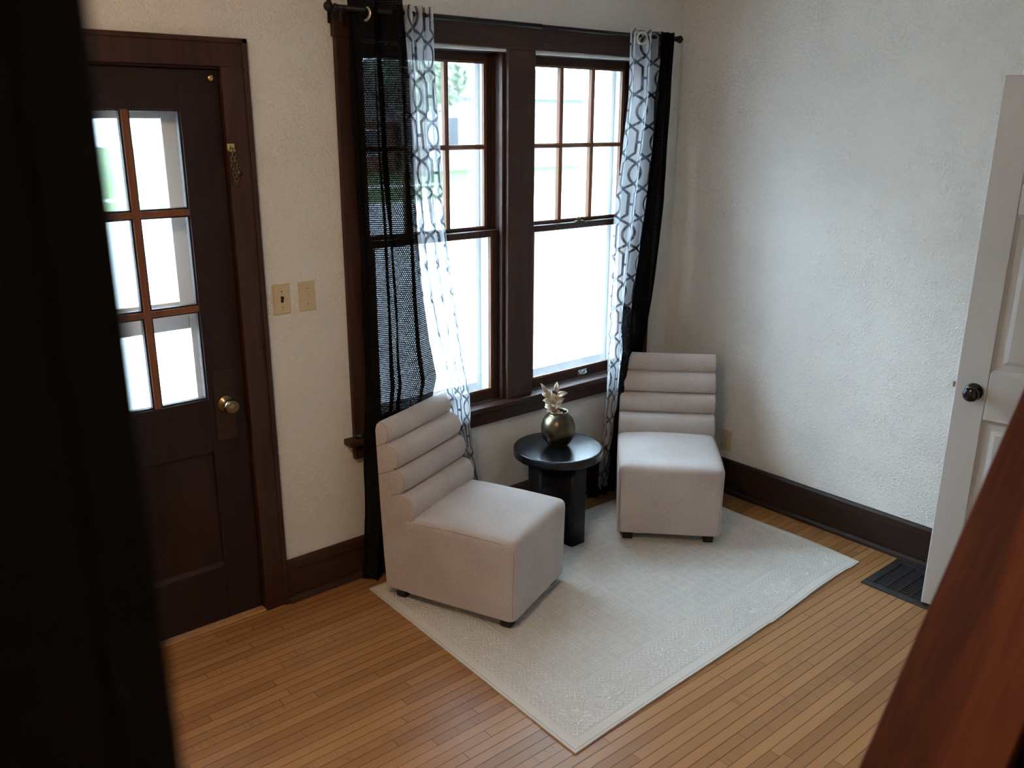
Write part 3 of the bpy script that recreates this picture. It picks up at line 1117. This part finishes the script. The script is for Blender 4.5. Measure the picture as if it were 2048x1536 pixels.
# ------------------------------------------------------------------ rug
def rug():
    FL, FR, BR, BL = Vector((0.263, -1.413)), Vector((2.100, -1.343)), Vector((2.135, -0.185)), Vector((0.306, -0.140))
    nx, ny = 92, 62
    bm = BM()
    uvl = bm.loops.layers.uv.new('UVMap')
    grid = []
    for i in range(nx + 1):
        row = []
        for j in range(ny + 1):
            u, v = i / nx, j / ny
            p = (FL * (1 - u) + FR * u) * (1 - v) + (BL * (1 - u) + BR * u) * v
            if v < 0.3:
                p.y += 0.008 * math.sin(u * 9.0) * (0.3 - v) / 0.3 * (1 if 0.6 < u < 0.95 else 0.25)
            if u > 0.8:
                p.x += 0.010 * math.sin(v * 8.0) * (u - 0.8) / 0.2
            z = 0.0075 + 0.0025 * max(0, math.sin(u * 17 + v * 4)) * (1 if u > 0.75 and v < 0.3 else 0.0)
            edge = min(u * 1.83, (1 - u) * 1.83, v * 1.22, (1 - v) * 1.22)
            if edge < 0.012: z -= 0.0008
            row.append((p.x, p.y, z, u, v))
        grid.append(row)
    top = [[bm.verts.new(p[:3]) for p in r] for r in grid]
    bot = [[bm.verts.new((p[0], p[1], 0.0008)) for p in r] for r in grid]
    def face(vs, uvs):
        f = bm.faces.new(vs)
        for l, q in zip(f.loops, uvs):
            l[uvl].uv = (q[3] * 1.83, q[4] * 1.22)
    for i in range(nx):
        for j in range(ny):
            idx = [(i, j), (i + 1, j), (i + 1, j + 1), (i, j + 1)]
            face([top[a][b] for a, b in idx], [grid[a][b] for a, b in idx])
    bd = [(i, 0) for i in range(nx)] + [(nx, j) for j in range(ny)] + [(i, ny) for i in range(nx, 0, -1)] + [(0, j) for j in range(ny, 0, -1)]
    for k in range(len(bd)):
        a, b = bd[k], bd[(k + 1) % len(bd)]
        ta, tb = (bm.verts.new(top[q[0]][q[1]].co) for q in (a, b))
        face([ta, bot[a[0]][a[1]], bot[b[0]][b[1]], tb], [grid[a[0]][a[1]], grid[a[0]][a[1]], grid[b[0]][b[1]], grid[b[0]][b[1]]])
    for i in range(nx + 1):
        for j in range(ny + 1):
            if not (i in (0, nx) or j in (0, ny)):
                bm.verts.remove(bot[i][j])
    o = obj('area_rug', bm, RUG, None, smooth=True)
    return tag(o, 'cream area rug with carved floral border under the chairs', 'rug')


rug()
RUGZ = 0.0086

# ------------------------------------------------------------------ chairs
CW = 0.472
YC = 0.30


def round_block(bm, x0, x1, y0, y1, z0, z1, r, nseg=10, crown=0.0, bulge=0.0, n=4.0):
    """soft upholstered block: rounded box, crowned top and gently bulged sides"""
    N = 14
    c = Vector(((x0 + x1) / 2, (y0 + y1) / 2, (z0 + z1) / 2))
    h = Vector(((x1 - x0) / 2, (y1 - y0) / 2, (z1 - z0) / 2))
    def coords(hh):
        inner = hh - r
        a = [-hh + r * (1 - math.cos(math.pi / 2 * k / 4)) for k in range(4)]
        b = [-inner + 2 * inner * k / N for k in range(N + 1)]
        return a + b + [-x for x in reversed(a)]
    def place(p):
        q = Vector(p)
        core = Vector([max(-h[i] + (r if i < 2 else 0.0), min(h[i] - r, q[i])) for i in range(3)])
        d = q - core
        if d.length > 1e-9:
            d = d.normalized() * r
        q = core + d
        u, v_, w_ = q.x / h.x, q.y / h.y, q.z / h.z
        if w_ > 0:
            q.z += crown * (1 - u * u) * (1 - v_ * v_) * w_
        zz = max(0, w_ + 0.6) / 1.6
        q.x += bulge * (u * abs(u)) * zz * (1 - v_ * v_ * 0.5)
        q.y += bulge * (v_ * abs(v_)) * zz * (1 - u * u * 0.5)
        return bm.verts.new(c + q)
    X, Yc, Z = coords(h.x), coords(h.y), coords(h.z)
    cache = {}
    def V(i, j, k):
        if (i, j, k) not in cache:
            cache[(i, j, k)] = place((X[i], Yc[j], Z[k]))
        return cache[(i, j, k)]
    nx, ny, nz = len(X) - 1, len(Yc) - 1, len(Z) - 1
    for i in range(nx):
        for j in range(ny):
            for k in (0, nz):
                bm.faces.new([V(i, j, k), V(i + 1, j, k), V(i + 1, j + 1, k), V(i, j + 1, k)])
    for i in range(nx):
        for k in range(nz):
            for j in (0, ny):
                bm.faces.new([V(i, j, k), V(i + 1, j, k), V(i + 1, j, k + 1), V(i, j, k + 1)])
    for j in range(ny):
        for k in range(nz):
            for i in (0, nx):
                bm.faces.new([V(i, j, k), V(i, j + 1, k), V(i, j + 1, k + 1), V(i, j, k + 1)])
    return bm


def extrude_soft(bm, prof, x0, x1, r, bow=0.0):
    """closed (y,z) profile extruded along x with rounded ends"""
    cy = sum(p[0] for p in prof) / len(prof)
    cz = sum(p[1] for p in prof) / len(prof)
    R = sum(math.hypot(p[0] - cy, p[1] - cz) for p in prof) / len(prof)
    xs = []
    for k in range(6):
        a = math.pi / 2 * k / 5
        xs.append((x0 + r * (1 - math.sin(a)), r * (1 - math.cos(a))))
    xs = [(x0 + r * (1 - math.cos(math.pi / 2 * k / 5)), r * (1 - math.sin(math.pi / 2 * k / 5))) for k in range(6)]
    mid = [(x0 + r + (x1 - x0 - 2 * r) * k / 16, 0.0) for k in range(1, 16)]
    xs = xs + mid + [(x0 + x1 - x, d) for x, d in reversed(xs)]
    rings = []
    for x, d in xs:
        s = 1 - d / R
        t = (x - x0) / (x1 - x0) * 2 - 1
        rings.append([bm.verts.new((x, cy + (p[0] - cy) * s - bow * (1 - t * t), cz + (p[1] - cz) * s)) for p in prof])
    n = len(prof)
    for A, B in zip(rings, rings[1:]):
        for i in range(n):
            bm.faces.new([A[i], A[(i + 1) % n], B[(i + 1) % n], B[i]])
    bm.faces.new(rings[0][::-1])
    bm.faces.new(rings[-1])
    return bm


def make_chair(label):
    t = thing('slipper_chair', label, 'chair', group='pair of armless channel back chairs')
    hw = CW / 2
    # seat block
    bm = BM()
    round_block(bm, -hw, hw, 0 - YC, 0.50 - YC, 0.055, 0.388, 0.030, crown=0.026, bulge=0.007)
    obj('seat', bm, LINEN, t, smooth=True)
    # back shell: side outline
    side = [(0.435, 0.055), (0.583, 0.055), (0.592, 0.20), (0.600, 0.40), (0.606, 0.60), (0.610, 0.735), (0.604, 0.756), (0.585, 0.760),
            (0.572, 0.735), (0.565, 0.690), (0.540, 0.640), (0.528, 0.585), (0.512, 0.535), (0.505, 0.486), (0.480, 0.43), (0.465, 0.372), (0.455, 0.25), (0.442, 0.14)]
    prof = [(p[0] - YC, p[1]) for p in side]
    bm = BM()
    extrude_soft(bm, prof, -hw - 0.0008, hw + 0.0008, 0.006)
    back = obj('backrest', bm, LINEN, t, smooth=False)
    for p in back.data.polygons:
        p.use_smooth = abs(p.normal.x) < 0.6
    rolls = [
        [(0.590, 0.768), (0.572, 0.763), (0.555, 0.745), (0.548, 0.716), (0.555, 0.690), (0.572, 0.682), (0.596, 0.690), (0.601, 0.750)],
        [(0.572, 0.680), (0.536, 0.673), (0.513, 0.652), (0.505, 0.621), (0.512, 0.592), (0.530, 0.583), (0.565, 0.590), (0.585, 0.66)],
        [(0.540, 0.581), (0.500, 0.575), (0.484, 0.551), (0.482, 0.518), (0.494, 0.490), (0.510, 0.484), (0.545, 0.492), (0.560, 0.56)],
        [(0.515, 0.482), (0.470, 0.476), (0.449, 0.452), (0.440, 0.415), (0.445, 0.380), (0.462, 0.366), (0.52, 0.372), (0.54, 0.46)],
    ]
    for rl in rolls:
        bm = BM()
        pr = catmull([(p[0] - YC, p[1]) for p in rl], 5, closed=True)
        extrude_soft(bm, pr, -hw - 0.001, hw + 0.001, 0.010, bow=0.004)
        ro = obj('back_roll', bm, LINEN, t, smooth=True)
        # stitched seam round the roll end
        bm = BM()
        front = catmull([(p[0] - YC, p[1]) for p in rl[:6]], 6)
        cy = sum(p[0] for p in front) / len(front) + 0.02
        cz = sum(p[1] for p in front) / len(front)
        bm.free()
        for sx in (-1, 1):
            bm = BM()
            tube(bm, [(sx * (hw - 0.0015), cy + (p[0] - cy) * 0.935, cz + (p[1] - cz) * 0.935) for p in front], 0.0007, 5)
            obj('seam', bm, CREAMPIPE, ro)
    # seat seams
    for sx in (-1, 1):
        bm = BM()
        pts = [(sx * (hw + 0.0022), 0.445 - YC, 0.368), (sx * (hw + 0.002), 0.30 - YC, 0.376), (sx * (hw + 0.0035), 0.14 - YC, 0.377),
               (sx * (hw + 0.0006), 0.05 - YC, 0.374), (sx * (hw - 0.0045), 0.013 - YC, 0.362), (sx * (hw - 0.0082), 0.004 - YC, 0.335), (sx * (hw - 0.008), 0.007 - YC, 0.20), (sx * (hw - 0.008), 0.009 - YC, 0.07)]
        tube(bm, catmull(pts, 5), 0.0007, 5)
        obj('seat_seam', bm, CREAMPIPE, t)
    for sx in (-1, 1):
        for pts in ([(0.557, 0.688), (0.59, 0.672), (0.608, 0.660)], [(0.515, 0.587), (0.56, 0.565), (0.603, 0.548)], [(0.498, 0.484), (0.520, 0.478), (0.540, 0.472)]):
            bm = BM()
            tube(bm, [(sx * (hw + 0.0002), p[0] - YC, p[1]) for p in catmull(pts, 4)], 0.0016, 5)
            obj('seam', bm, CREAMPIPE, back)
    for sx in (-1, 1):
        for yy in (0.050, 0.535):
            bm = BM()
            M = Matrix.Translation((sx * (hw - 0.050), yy - YC, 0))
            A = [(-0.026, -0.026), (0.026, -0.026), (0.026, 0.026), (-0.026, 0.026)]
            a_ = [bm.verts.new(M @ Vector((p[0] * 0.86, p[1] * 0.86, RUGZ))) for p in A]
            b_ = [bm.verts.new(M @ Vector((p[0], p[1], 0.062))) for p in A]
            bm.faces.new(a_[::-1]); bm.faces.new(b_)
            for i in range(4):
                bm.faces.new([a_[i], a_[(i + 1) % 4], b_[(i + 1) % 4], b_[i]])
            obj('leg', bm, BLACKLEG, t, bevel=0.004)
    return t


def children(o): return [c for c in bpy.data.objects if c.parent == o]


def copy_tree(o, parent=None):
    c = o.copy()
    COL.objects.link(c)
    c.parent = parent
    for ch in children(o):
        copy_tree(ch, c)
    return c


def place(t, A, wdir):
    wv = Vector((wdir[0], wdir[1], 0)).normalized()
    bv = Vector((-wv.y, wv.x, 0))
    p = Vector((A[0], A[1], 0)) + wv * (CW / 2) + bv * YC
    t.location = p
    t.rotation_euler = (0, 0, math.atan2(wv.y, wv.x))


ch1 = make_chair('greige armless chair with channelled back beside the front door side of the window')
ch2 = copy_tree(ch1)
ch2['label'] = 'greige armless chair with channelled back in the corner behind the black side table'
ch1['label'] = 'greige armless chair with channelled back, nearest the light switches'
place(ch1, (0.541, -0.792), (0.9286, 0.371))
place(ch2, (1.417, -0.508), (0.6873, -0.7263))

# ------------------------------------------------------------------ side table
TX, TY, TH, TR = 1.255, -0.272, 0.450, 0.206
t = thing('side_table', 'round black side table holding the bronze vase', 'table', (TX, TY, 0))
bm = BM()
lathe(bm, [(0, TH - 0.040), (TR - 0.012, TH - 0.040), (TR - 0.006, TH - 0.040), (TR - 0.0015, TH - 0.0385), (TR, TH - 0.034), (TR, TH - 0.031), (TR, TH - 0.008), (TR, TH - 0.005), (TR - 0.0015, TH - 0.0015), (TR - 0.005, TH), (TR - 0.012, TH), (TR - 0.05, TH), (0, TH)], 96)
tt = obj('tabletop', bm, BLACKW, t, smooth=True)
def rrect(hx, hy, r):
    pts = []
    for cx_, cy_, a0 in ((hx - r, hy - r, 0), (-hx + r, hy - r, 1), (-hx + r, -hy + r, 2), (hx - r, -hy + r, 3)):
        for i in range(7):
            a = (a0 + i / 6) * math.pi / 2
            pts.append((cx_ + r * math.cos(a), cy_ + r * math.sin(a)))
    return pts
def stadium(half, r):
    pts = []
    for i in range(13):
        a = -math.pi / 2 + math.pi * i / 12
        pts.append((half - r + r * math.cos(a), r * math.sin(a)))
    for i in range(13):
        a = math.pi / 2 + math.pi * i / 12
        pts.append((-half + r + r * math.cos(a), r * math.sin(a)))
    return pts
for rot in (0, 1):
    bm = BM()
    P = rrect(0.150, 0.046, 0.016)
    if rot: P = [(-p[1], p[0]) for p in P]
    prism(bm, P, RUGZ, TH - 0.040, 'Z')
    o = obj('leg_panel', bm, BLACKLAC, t)
    for p in o.data.polygons:
        p.use_smooth = abs(p.normal.z) < 0.5

# vase and sprig
VX, VY = 1.262, -0.262
bm = BM()
prof = [(0.0, 0.0), (0.036, 0.0), (0.041, 0.003), (0.056, 0.018), (0.070, 0.040), (0.0775, 0.064), (0.0795, 0.084), (0.0765, 0.106), (0.068, 0.128), (0.055, 0.145),
        (0.046, 0.152), (0.0425, 0.155), (0.0425, 0.161), (0.0445, 0.165), (0.0430, 0.1675), (0.0395, 0.1665), (0.0385, 0.160), (0.042, 0.150), (0.060, 0.130), (0.072, 0.10), (0.074, 0.07), (0.06, 0.03), (0.03, 0.008), (0, 0.008)]
lathe(bm, prof, 64)
v_ = obj('bronze_vase', bm, BRONZE, None, smooth=True, loc=(VX, VY, TH + 0.0003))
tag(v_, 'round aged bronze vase on the black side table', 'vase')

sp = thing('leaf_sprig', 'sprig of champagne coloured artificial leaves standing in the bronze vase', 'artificial plant', (VX, VY, TH + 0.10))
rightv = Vector((0.76, -0.65, 0)); fwdv = Vector((0.65, 0.76, 0)); upv = Vector((0, 0, 1))
def SP(a, b, c=0.0): return rightv * a + upv * b + fwdv * c
stems = [[SP(0.02, -0.06, 0.0), SP(-0.012, 0.04), SP(-0.03, 0.10), SP(-0.052, 0.150)],
         [SP(0.0, -0.07, 0.02), SP(-0.015, 0.04, 0.0), SP(-0.014, 0.10, -0.01), SP(-0.003, 0.158, -0.01)],
         [SP(0.0, -0.07, -0.02), SP(-0.018, 0.03, -0.01), SP(-0.032, 0.075, -0.02), SP(-0.045, 0.115, -0.03)]]
bm = BM()
for s in stems:
    tube(bm, [tuple(p) for p in catmull([tuple(q) for q in s], 6)], 0.0018, 6)
obj('stem', bm, CHAMP, sp, smooth=True)
def leaf(base, tip, width, up):
    base, tip = Vector(base), Vector(tip)
    d = tip - base
    side = d.cross(up).normalized()
    nrm = side.cross(d).normalized()
    bm = BM()
    n = 8
    rows = []
    for i in range(n + 1):
        t_ = i / n
        w_ = width * math.sin(math.pi * min(1, t_ ** 0.8)) ** 0.8 if 0 < i < n else 0.0006
        c = base + d * t_ + nrm * (0.18 * d.length * math.sin(math.pi * t_))
        rows.append([bm.verts.new(c + side * (w_ * s) + nrm * (abs(s) * w_ * 0.35) ) for s in (-1, -0.5, 0, 0.5, 1)])
    low = [[bm.verts.new(v.co - nrm * 0.0008) for v in r] for r in rows]
    for A, B, flip in ((rows, None, 0), (low, None, 1)):
        for i in range(n):
            for k in range(4):
                q = [A[i][k], A[i][k + 1], A[i + 1][k + 1], A[i + 1][k]]
                bm.faces.new(q[::-1] if flip else q)
    for i in range(n):
        for k in (0, 4):
            bm.faces.new([rows[i][k], rows[i + 1][k], low[i + 1][k], low[i][k]])
    return obj('leaf', bm, CHAMP, sp, smooth=True)
LV = [((-0.052, 0.148), (-0.088, 0.205), 0.009), ((-0.045, 0.128), (-0.082, 0.150), 0.012), ((-0.040, 0.112), (-0.078, 0.122), 0.012),
      ((-0.034, 0.10), (-0.066, 0.096), 0.011), ((-0.030, 0.085), (-0.068, 0.082), 0.010), ((-0.026, 0.075), (-0.058, 0.066), 0.010),
      ((-0.046, 0.135), (-0.052, 0.176), 0.011), ((-0.038, 0.118), (-0.034, 0.168), 0.013), ((-0.030, 0.10), (-0.024, 0.140), 0.013),
      ((-0.012, 0.120), (-0.028, 0.155), 0.010), ((-0.004, 0.150), (-0.010, 0.210), 0.012), ((-0.006, 0.140), (0.046, 0.160), 0.012),
      ((-0.012, 0.110), (0.030, 0.128), 0.015), ((-0.014, 0.085), (0.016, 0.098), 0.016), ((-0.016, 0.075), (-0.004, 0.112), 0.012),
      ((-0.018, 0.065), (-0.048, 0.110), 0.012), ((-0.014, 0.055), (0.012, 0.062), 0.012), ((-0.020, 0.06), (-0.045, 0.070), 0.011), ((0.004, 0.03), (0.020, 0.068), 0.010), ((-0.016, 0.045), (-0.030, 0.085), 0.012)]
for k, (b, e, wd_) in enumerate(LV):
    jit = 0.012 * math.sin(k * 2.1)
    e = (b[0] + (e[0] - b[0]) * 0.88, b[1] + (e[1] - b[1]) * 0.88)
    leaf(SP(*b, jit * 0.4), SP(*e, jit), wd_ * 1.12, (-fwdv * 0.8 + upv * 0.5 + rightv * 0.3 * math.sin(k * 1.7)))

# ------------------------------------------------------------------ curtain rod and curtains
RY, RZ = -0.092, 2.262
rod = thing('curtain_rod', 'thin black curtain rod across the top of the double window', 'curtain rod', (1.24, RY, RZ))
bm = BM()
tube(bm, [(0.31 - 1.24, 0, 0), (1.28 - 1.24, 0, 0)], 0.0095, 16)
tube(bm, [(1.28 - 1.24, 0, -0.0005), (2.15 - 1.24, 0, -0.0005)], 0.0080, 16)
obj('pole', bm, BLACKM, rod, smooth=True)
for x, s in ((0.31, -1), (2.15, 1)):
    bm = BM()
    M = Matrix.Translation((x - 1.24, 0, 0)) @ Matrix.Rotation(s * math.pi / 2, 4, 'Y')
    lathe(bm, [(0, 0), (0.012, 0), (0.012, 0.006), (0.006, 0.009), (0.006, 0.014), (0.014, 0.019), (0.0175, 0.027), (0.0175, 0.033), (0.012, 0.042), (0, 0.045)], 24, M)
    obj('finial', bm, BLACKM, rod, smooth=True)
for x in (0.335, 2.115):
    bm = BM()
    box(bm, x - 1.24 - 0.008, x - 1.24 + 0.008, 0.0, -RY - 0.0015, -0.006, 0.002)
    box(bm, x - 1.24 - 0.009, x - 1.24 + 0.009, -RY - 0.004, -RY, -0.045, 0.035)
    tube(bm, [(x - 1.24, 0.014 * math.cos(a), 0.014 * math.sin(a) + 0.002) for a in [math.pi + i * math.pi / 8 for i in range(9)]], 0.004, 8)
    tube(bm, [(x - 1.24, 0.012, -0.004), (x - 1.24, 0.012, -0.046)], 0.006, 10)
    obj('bracket', bm, BLACKM, rod, bevel=0.001)


def curtain(name, label, mat, tab, ztop, zbot, folds, cloth_w, amp, ph, grom=(), ycen=None, group=None, wob=0.006, seed=0.0, pleat=0.55, skew=None, nx=200, nz=110):
    """cloth hanging in folds; tab rows (z, xl, xr) give its left and right edge, ycen rows (z, y, amp scale)"""
    t = thing(name, label, 'curtain', ((tab[0][1] + tab[0][2]) / 2, RY, RZ), group=group)
    ox, oy, oz = t.location
    bm = BM()
    uvl = bm.loops.layers.uv.new('UVMap')
    V = []
    for j in range(nz + 1):
        z = ztop + (zbot - ztop) * j / nz
        xl, xr = lerp_tab(tab, z)
        yc, am = lerp_tab(ycen, z)
        row = []
        for i in range(nx + 1):
            s = i / nx
            nz_ = mnoise.noise(Vector((s * 5 + seed, z * 1.1, seed)))
            phs = 2 * math.pi * folds * s + ph + 0.9 * nz_ * min(1, (ztop - z) * 1.2)
            y = yc + amp * am * math.sin(phs)
            if skew:
                y += lerp_tab(skew, z)[0] * (0.5 - s)
            # sharper, gathered folds
            x = xl + (xr - xl) * (s + pleat * min(1, 0.25 + (ztop - z) * 2.5) / (2 * math.pi * folds) * math.sin(2 * phs + 0.8))
            x += wob * mnoise.noise(Vector((s * 9 + seed, z * 3.0, 4.0))) * min(1, (ztop - z) * 2)
            y += wob * 0.8 * mnoise.noise(Vector((s * 12 + seed, z * 4.0, 9.0)))
            row.append((bm.verts.new((x - ox, y - oy, z - oz)), s * cloth_w, z - zbot))
        V.append(row)
    for j in range(nz):
        for i in range(nx):
            q = [V[j][i], V[j][i + 1], V[j + 1][i + 1], V[j + 1][i]]
            f = bm.faces.new([a[0] for a in q])
            for l, a in zip(f.loops, q):
                l[uvl].uv = (a[1], a[2])
    obj('panel', bm, mat, t, smooth=True)
    for gx, gy, ry in grom:
        bm = BM()
        lathe(bm, [(0.0200, -0.003), (0.0275, -0.0025), (0.0300, 0.0), (0.0275, 0.0025), (0.0200, 0.003), (0.0190, 0.0), (0.0200, -0.003)], 36,
              Matrix.Translation((gx - ox, gy - oy, 0.0 - 0.012)) @ Matrix.Rotation(ry, 4, 'Z') @ Matrix.Rotation(math.pi / 2, 4, 'Y'))
        obj('grommet', bm, NICKEL, t, smooth=True)
    return t


curtain('curtain', 'black open weave curtain panel at the left end of the rod', WEAVE,
        [(2.31, 0.365, 0.590), (1.78, 0.366, 0.612), (1.40, 0.372, 0.628), (1.00, 0.372, 0.662), (0.84, 0.368, 0.690), (0.72, 0.36, 0.655), (0.55, 0.352, 0.56), (0.30, 0.345, 0.52), (0.02, 0.318, 0.47)],
        2.315, 0.012, 2.0, 1.05, 0.042, 0.4, grom=[(0.425, -0.095, 0.35)],
        ycen=[(2.3, -0.095, 1.0), (1.5, -0.095, 0.85), (0.9, -0.088, 0.55), (0.70, -0.092, 0.5), (0.5, -0.085, 0.6), (0.0, -0.085, 0.8)],
        group='curtain panels on the black rod', seed=2.0, pleat=1.0)
curtain('curtain', 'sheer white trellis print curtain trailing from the left window to behind the near chair', TRELLIS,
        [(2.315, 0.580, 0.728), (2.08, 0.590, 0.727), (1.848, 0.597, 0.745), (1.58, 0.610, 0.762), (1.26, 0.636, 0.794), (1.06, 0.672, 0.822), (0.86, 0.716, 0.838), (0.65, 0.782, 0.888), (0.47, 0.830, 0.912), (0.33, 0.870, 0.936), (0.10, 0.90, 0.965)],
        2.290, 0.10, 3.0, 0.70, 0.040, 2.2, grom=[(0.600, -0.095, 0.5)],
        ycen=[(2.3, -0.095, 1.0), (1.5, -0.10, 0.9), (1.0, -0.115, 0.6), (0.82, -0.135, 0.4), (0.74, -0.125, 0.4), (0.60, -0.085, 0.45), (0.0, -0.06, 0.5)],
        group='curtain panels on the black rod', seed=5.0)
curtain('curtain', 'sheer white curtain with grey trellis print at the right side of the right window', TRELLIS,
        [(2.315, 1.800, 2.012), (1.98, 1.798, 2.010), (1.52, 1.750, 1.950), (1.04, 1.730, 1.886), (0.78, 1.724, 1.876), (0.34, 1.714, 1.820), (0.18, 1.702, 1.772), (0.06, 1.70, 1.760)],
        2.286, 0.06, 2.0, 0.50, 0.036, 3.6, grom=[(1.888, -0.112, 1.15)],
        ycen=[(2.3, -0.10, 1.0), (1.5, -0.10, 0.9), (0.9, -0.105, 0.6), (0.6, -0.11, 0.5), (0.0, -0.11, 0.5)],
        group='curtain panels on the black rod', seed=8.0)
curtain('curtain', 'black curtain panel at the right end of the rod behind the corner chair', WEAVE,
        [(2.31, 2.005, 2.120), (1.98, 1.985, 2.130), (1.51, 1.940, 2.128), (1.02, 1.870, 2.098), (0.90, 1.815, 2.090), (0.78, 1.779, 2.085), (0.69, 1.766, 2.06), (0.60, 1.760, 1.98), (0.50, 1.772, 1.92), (0.42, 1.785, 1.90), (0.32, 1.795, 1.895), (0.09, 1.705, 1.880), (0.01, 1.66, 1.85)],
        2.286, 0.010, 3.0, 0.85, 0.030, 1.2,
        ycen=[(2.3, -0.092, 1.0), (1.5, -0.09, 0.9), (1.0, -0.088, 0.6), (0.8, -0.115, 0.3), (0.6, -0.115, 0.3), (0.4, -0.10, 0.5), (0.0, -0.095, 0.8)],
        skew=[(1.3, 0.0), (1.0, -0.03), (0.87, -0.10), (0.78, -0.145), (0.6, -0.145), (0.5, -0.13), (0.40, -0.06), (0.2, 0.0)],
        group='curtain panels on the black rod', seed=11.0, pleat=1.0)

# green glass ornament on the sill
bm = BM()
lathe(bm, [(0, 0), (0.016, 0), (0.022, 0.004), (0.0245, 0.011), (0.020, 0.018), (0.0165, 0.018), (0.018, 0.011), (0.012, 0.006), (0, 0.005)], 28)
tag(obj('glass_dish', bm, GREENGL, None, smooth=True, loc=(0.362, -0.028, 0.6345)), 'small dark green glass dish on the left end of the window sill', 'ornament')

# ------------------------------------------------------------------ lamp in the entry (above the picture)
LX, LY = -1.1, -1.75
LAMP_W = 180.0
lamp = thing('ceiling_lamp', 'small round ceiling lamp over the entry', 'lamp', (LX, LY, ZC))
bm = BM(); lathe(bm, [(0, 0), (0.09, 0), (0.10, -0.02), (0.0, -0.025)], 32)
obj('base', bm, OLDBRASS, lamp, smooth=True)
ml = Mat('warm_bulb_glass')
ml.b.inputs['Base Color'].default_value = (0.9, 0.8, 0.6, 1)
ml.b.inputs['Emission Color'].default_value = (1.0, 0.70, 0.44, 1)
ml.b.inputs['Emission Strength'].default_value = LAMP_W
bm = BM(); lathe(bm, [(0.085, -0.021), (0.095, -0.05), (0.075, -0.085), (0.04, -0.10), (0, -0.104)], 32)
obj('lamp_shade', bm, ml.m, lamp, smooth=True)

# ------------------------------------------------------------------ outdoors
GZ = -0.75
CONC = mat_simple('pale_concrete', (0.55, 0.55, 0.54), 0.9, nscale=3, nmix=0.1)
GRASS = mat_leaf('lawn_grass', (0.055, 0.11, 0.02), (0.10, 0.17, 0.045))
ASPH = mat_simple('pale_asphalt', (0.30, 0.30, 0.30), 0.9, nscale=4)
LEAFM = mat_leaf('tree_leaves', (0.14, 0.17, 0.12), (0.24, 0.28, 0.20))
BARK = mat_simple('bark', (0.07, 0.05, 0.035), 0.9, nscale=8, nmix=0.4)
SIDING = mat_simple('pale_siding', (0.30, 0.31, 0.33), 0.8, nscale=2, nmix=0.06)
ROOF = mat_simple('roof_shingle', (0.10, 0.09, 0.085), 0.9, nscale=6, nmix=0.3)
BRICK = mat_simple('red_brick', (0.20, 0.085, 0.06), 0.9, nscale=5, nmix=0.2)
WINDK = mat_simple('dark_window', (0.03, 0.035, 0.045), 0.2)

bm = BM(); box(bm, -40, 90, 0.5, 22.5, GZ - 0.2, GZ)
tag(obj('ground_paving', bm, CONC), 'pale concrete paving outside the windows', 'ground', kind='structure')
bm = BM(); box(bm, -40, 90, 28.0, 29.3, GZ - 0.2, GZ - 0.01)
tag(obj('ground_path', bm, CONC), 'pale footpath crossing the lawn', 'path', kind='structure')
bm = BM(); box(bm, -40, 90, 22.5, 28.0, GZ - 0.2, GZ); box(bm, -40, 90, 29.3, 90, GZ - 0.2, GZ)
tag(obj('ground_lawn', bm, GRASS), 'green lawn across the street', 'lawn', kind='structure')


def house(label, x0, x1, y0, y1, h, wall, wins):
    t = thing('exterior_house', label, 'house', ((x0 + x1) / 2, y0, GZ))
    ox, oy = (x0 + x1) / 2, y0
    bm = BM(); box(bm, x0 - ox, x1 - ox, 0, y1 - y0, 0, h)
    obj('wall', bm, wall, t)
    bm = BM()
    prism(bm, [(-0.4, h), (y1 - y0 + 0.4, h), ((y1 - y0) / 2, h + 2.0)], x0 - ox - 0.3, x1 - ox + 0.3, 'X')
    obj('roof', bm, ROOF, t)
    for wx, wz, ww, wh in wins:
        bm = BM(); box(bm, wx - ox - ww / 2 - 0.08, wx - ox + ww / 2 + 0.08, -0.06, 0.02, wz - 0.08, wz + wh + 0.08)
        f = obj('window', bm, VINYL, t)
        bm = BM(); box(bm, wx - ox - ww / 2, wx - ox + ww / 2, -0.08, -0.06, wz, wz + wh)
        obj('pane', bm, WINDK, f)
    return t


house('pale grey house with a small window, seen through the left window', 26.2, 38.5, 37, 46, 3.8, SIDING, [(28.5, 1.3, 0.75, 1.5), (33.5, 1.3, 0.9, 1.5)])
house('low red brick house beyond the lawn, seen through the black curtain', 19.8, 25.4, 38, 45, 2.5, BRICK, [(21.2, 0.9, 1.0, 1.2), (24.0, 0.9, 1.0, 1.2)])


def tree(x, y, h, r, label, seed):
    t = thing('tree', label, 'tree', (x, y, GZ), group='trees across the street')
    rnd = random.Random(seed)
    bm = BM(); tube(bm, [(0, 0, 0), (0.1, 0, h * 0.35), (0, 0.1, h * 0.75)], [0.22, 0.17, 0.06], 10)
    obj('trunk', bm, BARK, t, smooth=True)
    bm = BM()
    for k in range(1500):
        while True:
            p = Vector((rnd.uniform(-1, 1), rnd.uniform(-1, 1), rnd.uniform(-1, 1)))
            if 0.35 < p.length < 1: break
        c = Vector((p.x * r, p.y * r, h * 0.68 + p.z * r * 0.85))
        s = rnd.uniform(0.12, 0.30)
        a = Vector((rnd.uniform(-1, 1), rnd.uniform(-1, 1), rnd.uniform(-1, 1))).normalized()
        b = a.cross(Vector((rnd.uniform(-1, 1), rnd.uniform(-1, 1), 1))).normalized()
        bm.faces.new([bm.verts.new(c + a * s), bm.verts.new(c + b * s * 0.5), bm.verts.new(c - a * s), bm.verts.new(c - b * s * 0.5)])
    obj('crown', bm, LEAFM, t)
    return t


tree(24.0, 33.5, 7.2, 2.4, 'leafy tree in front of the red brick house', 1)
tree(15.2, 42.0, 7.0, 3.0, 'leafy tree seen through the front door glass', 4)
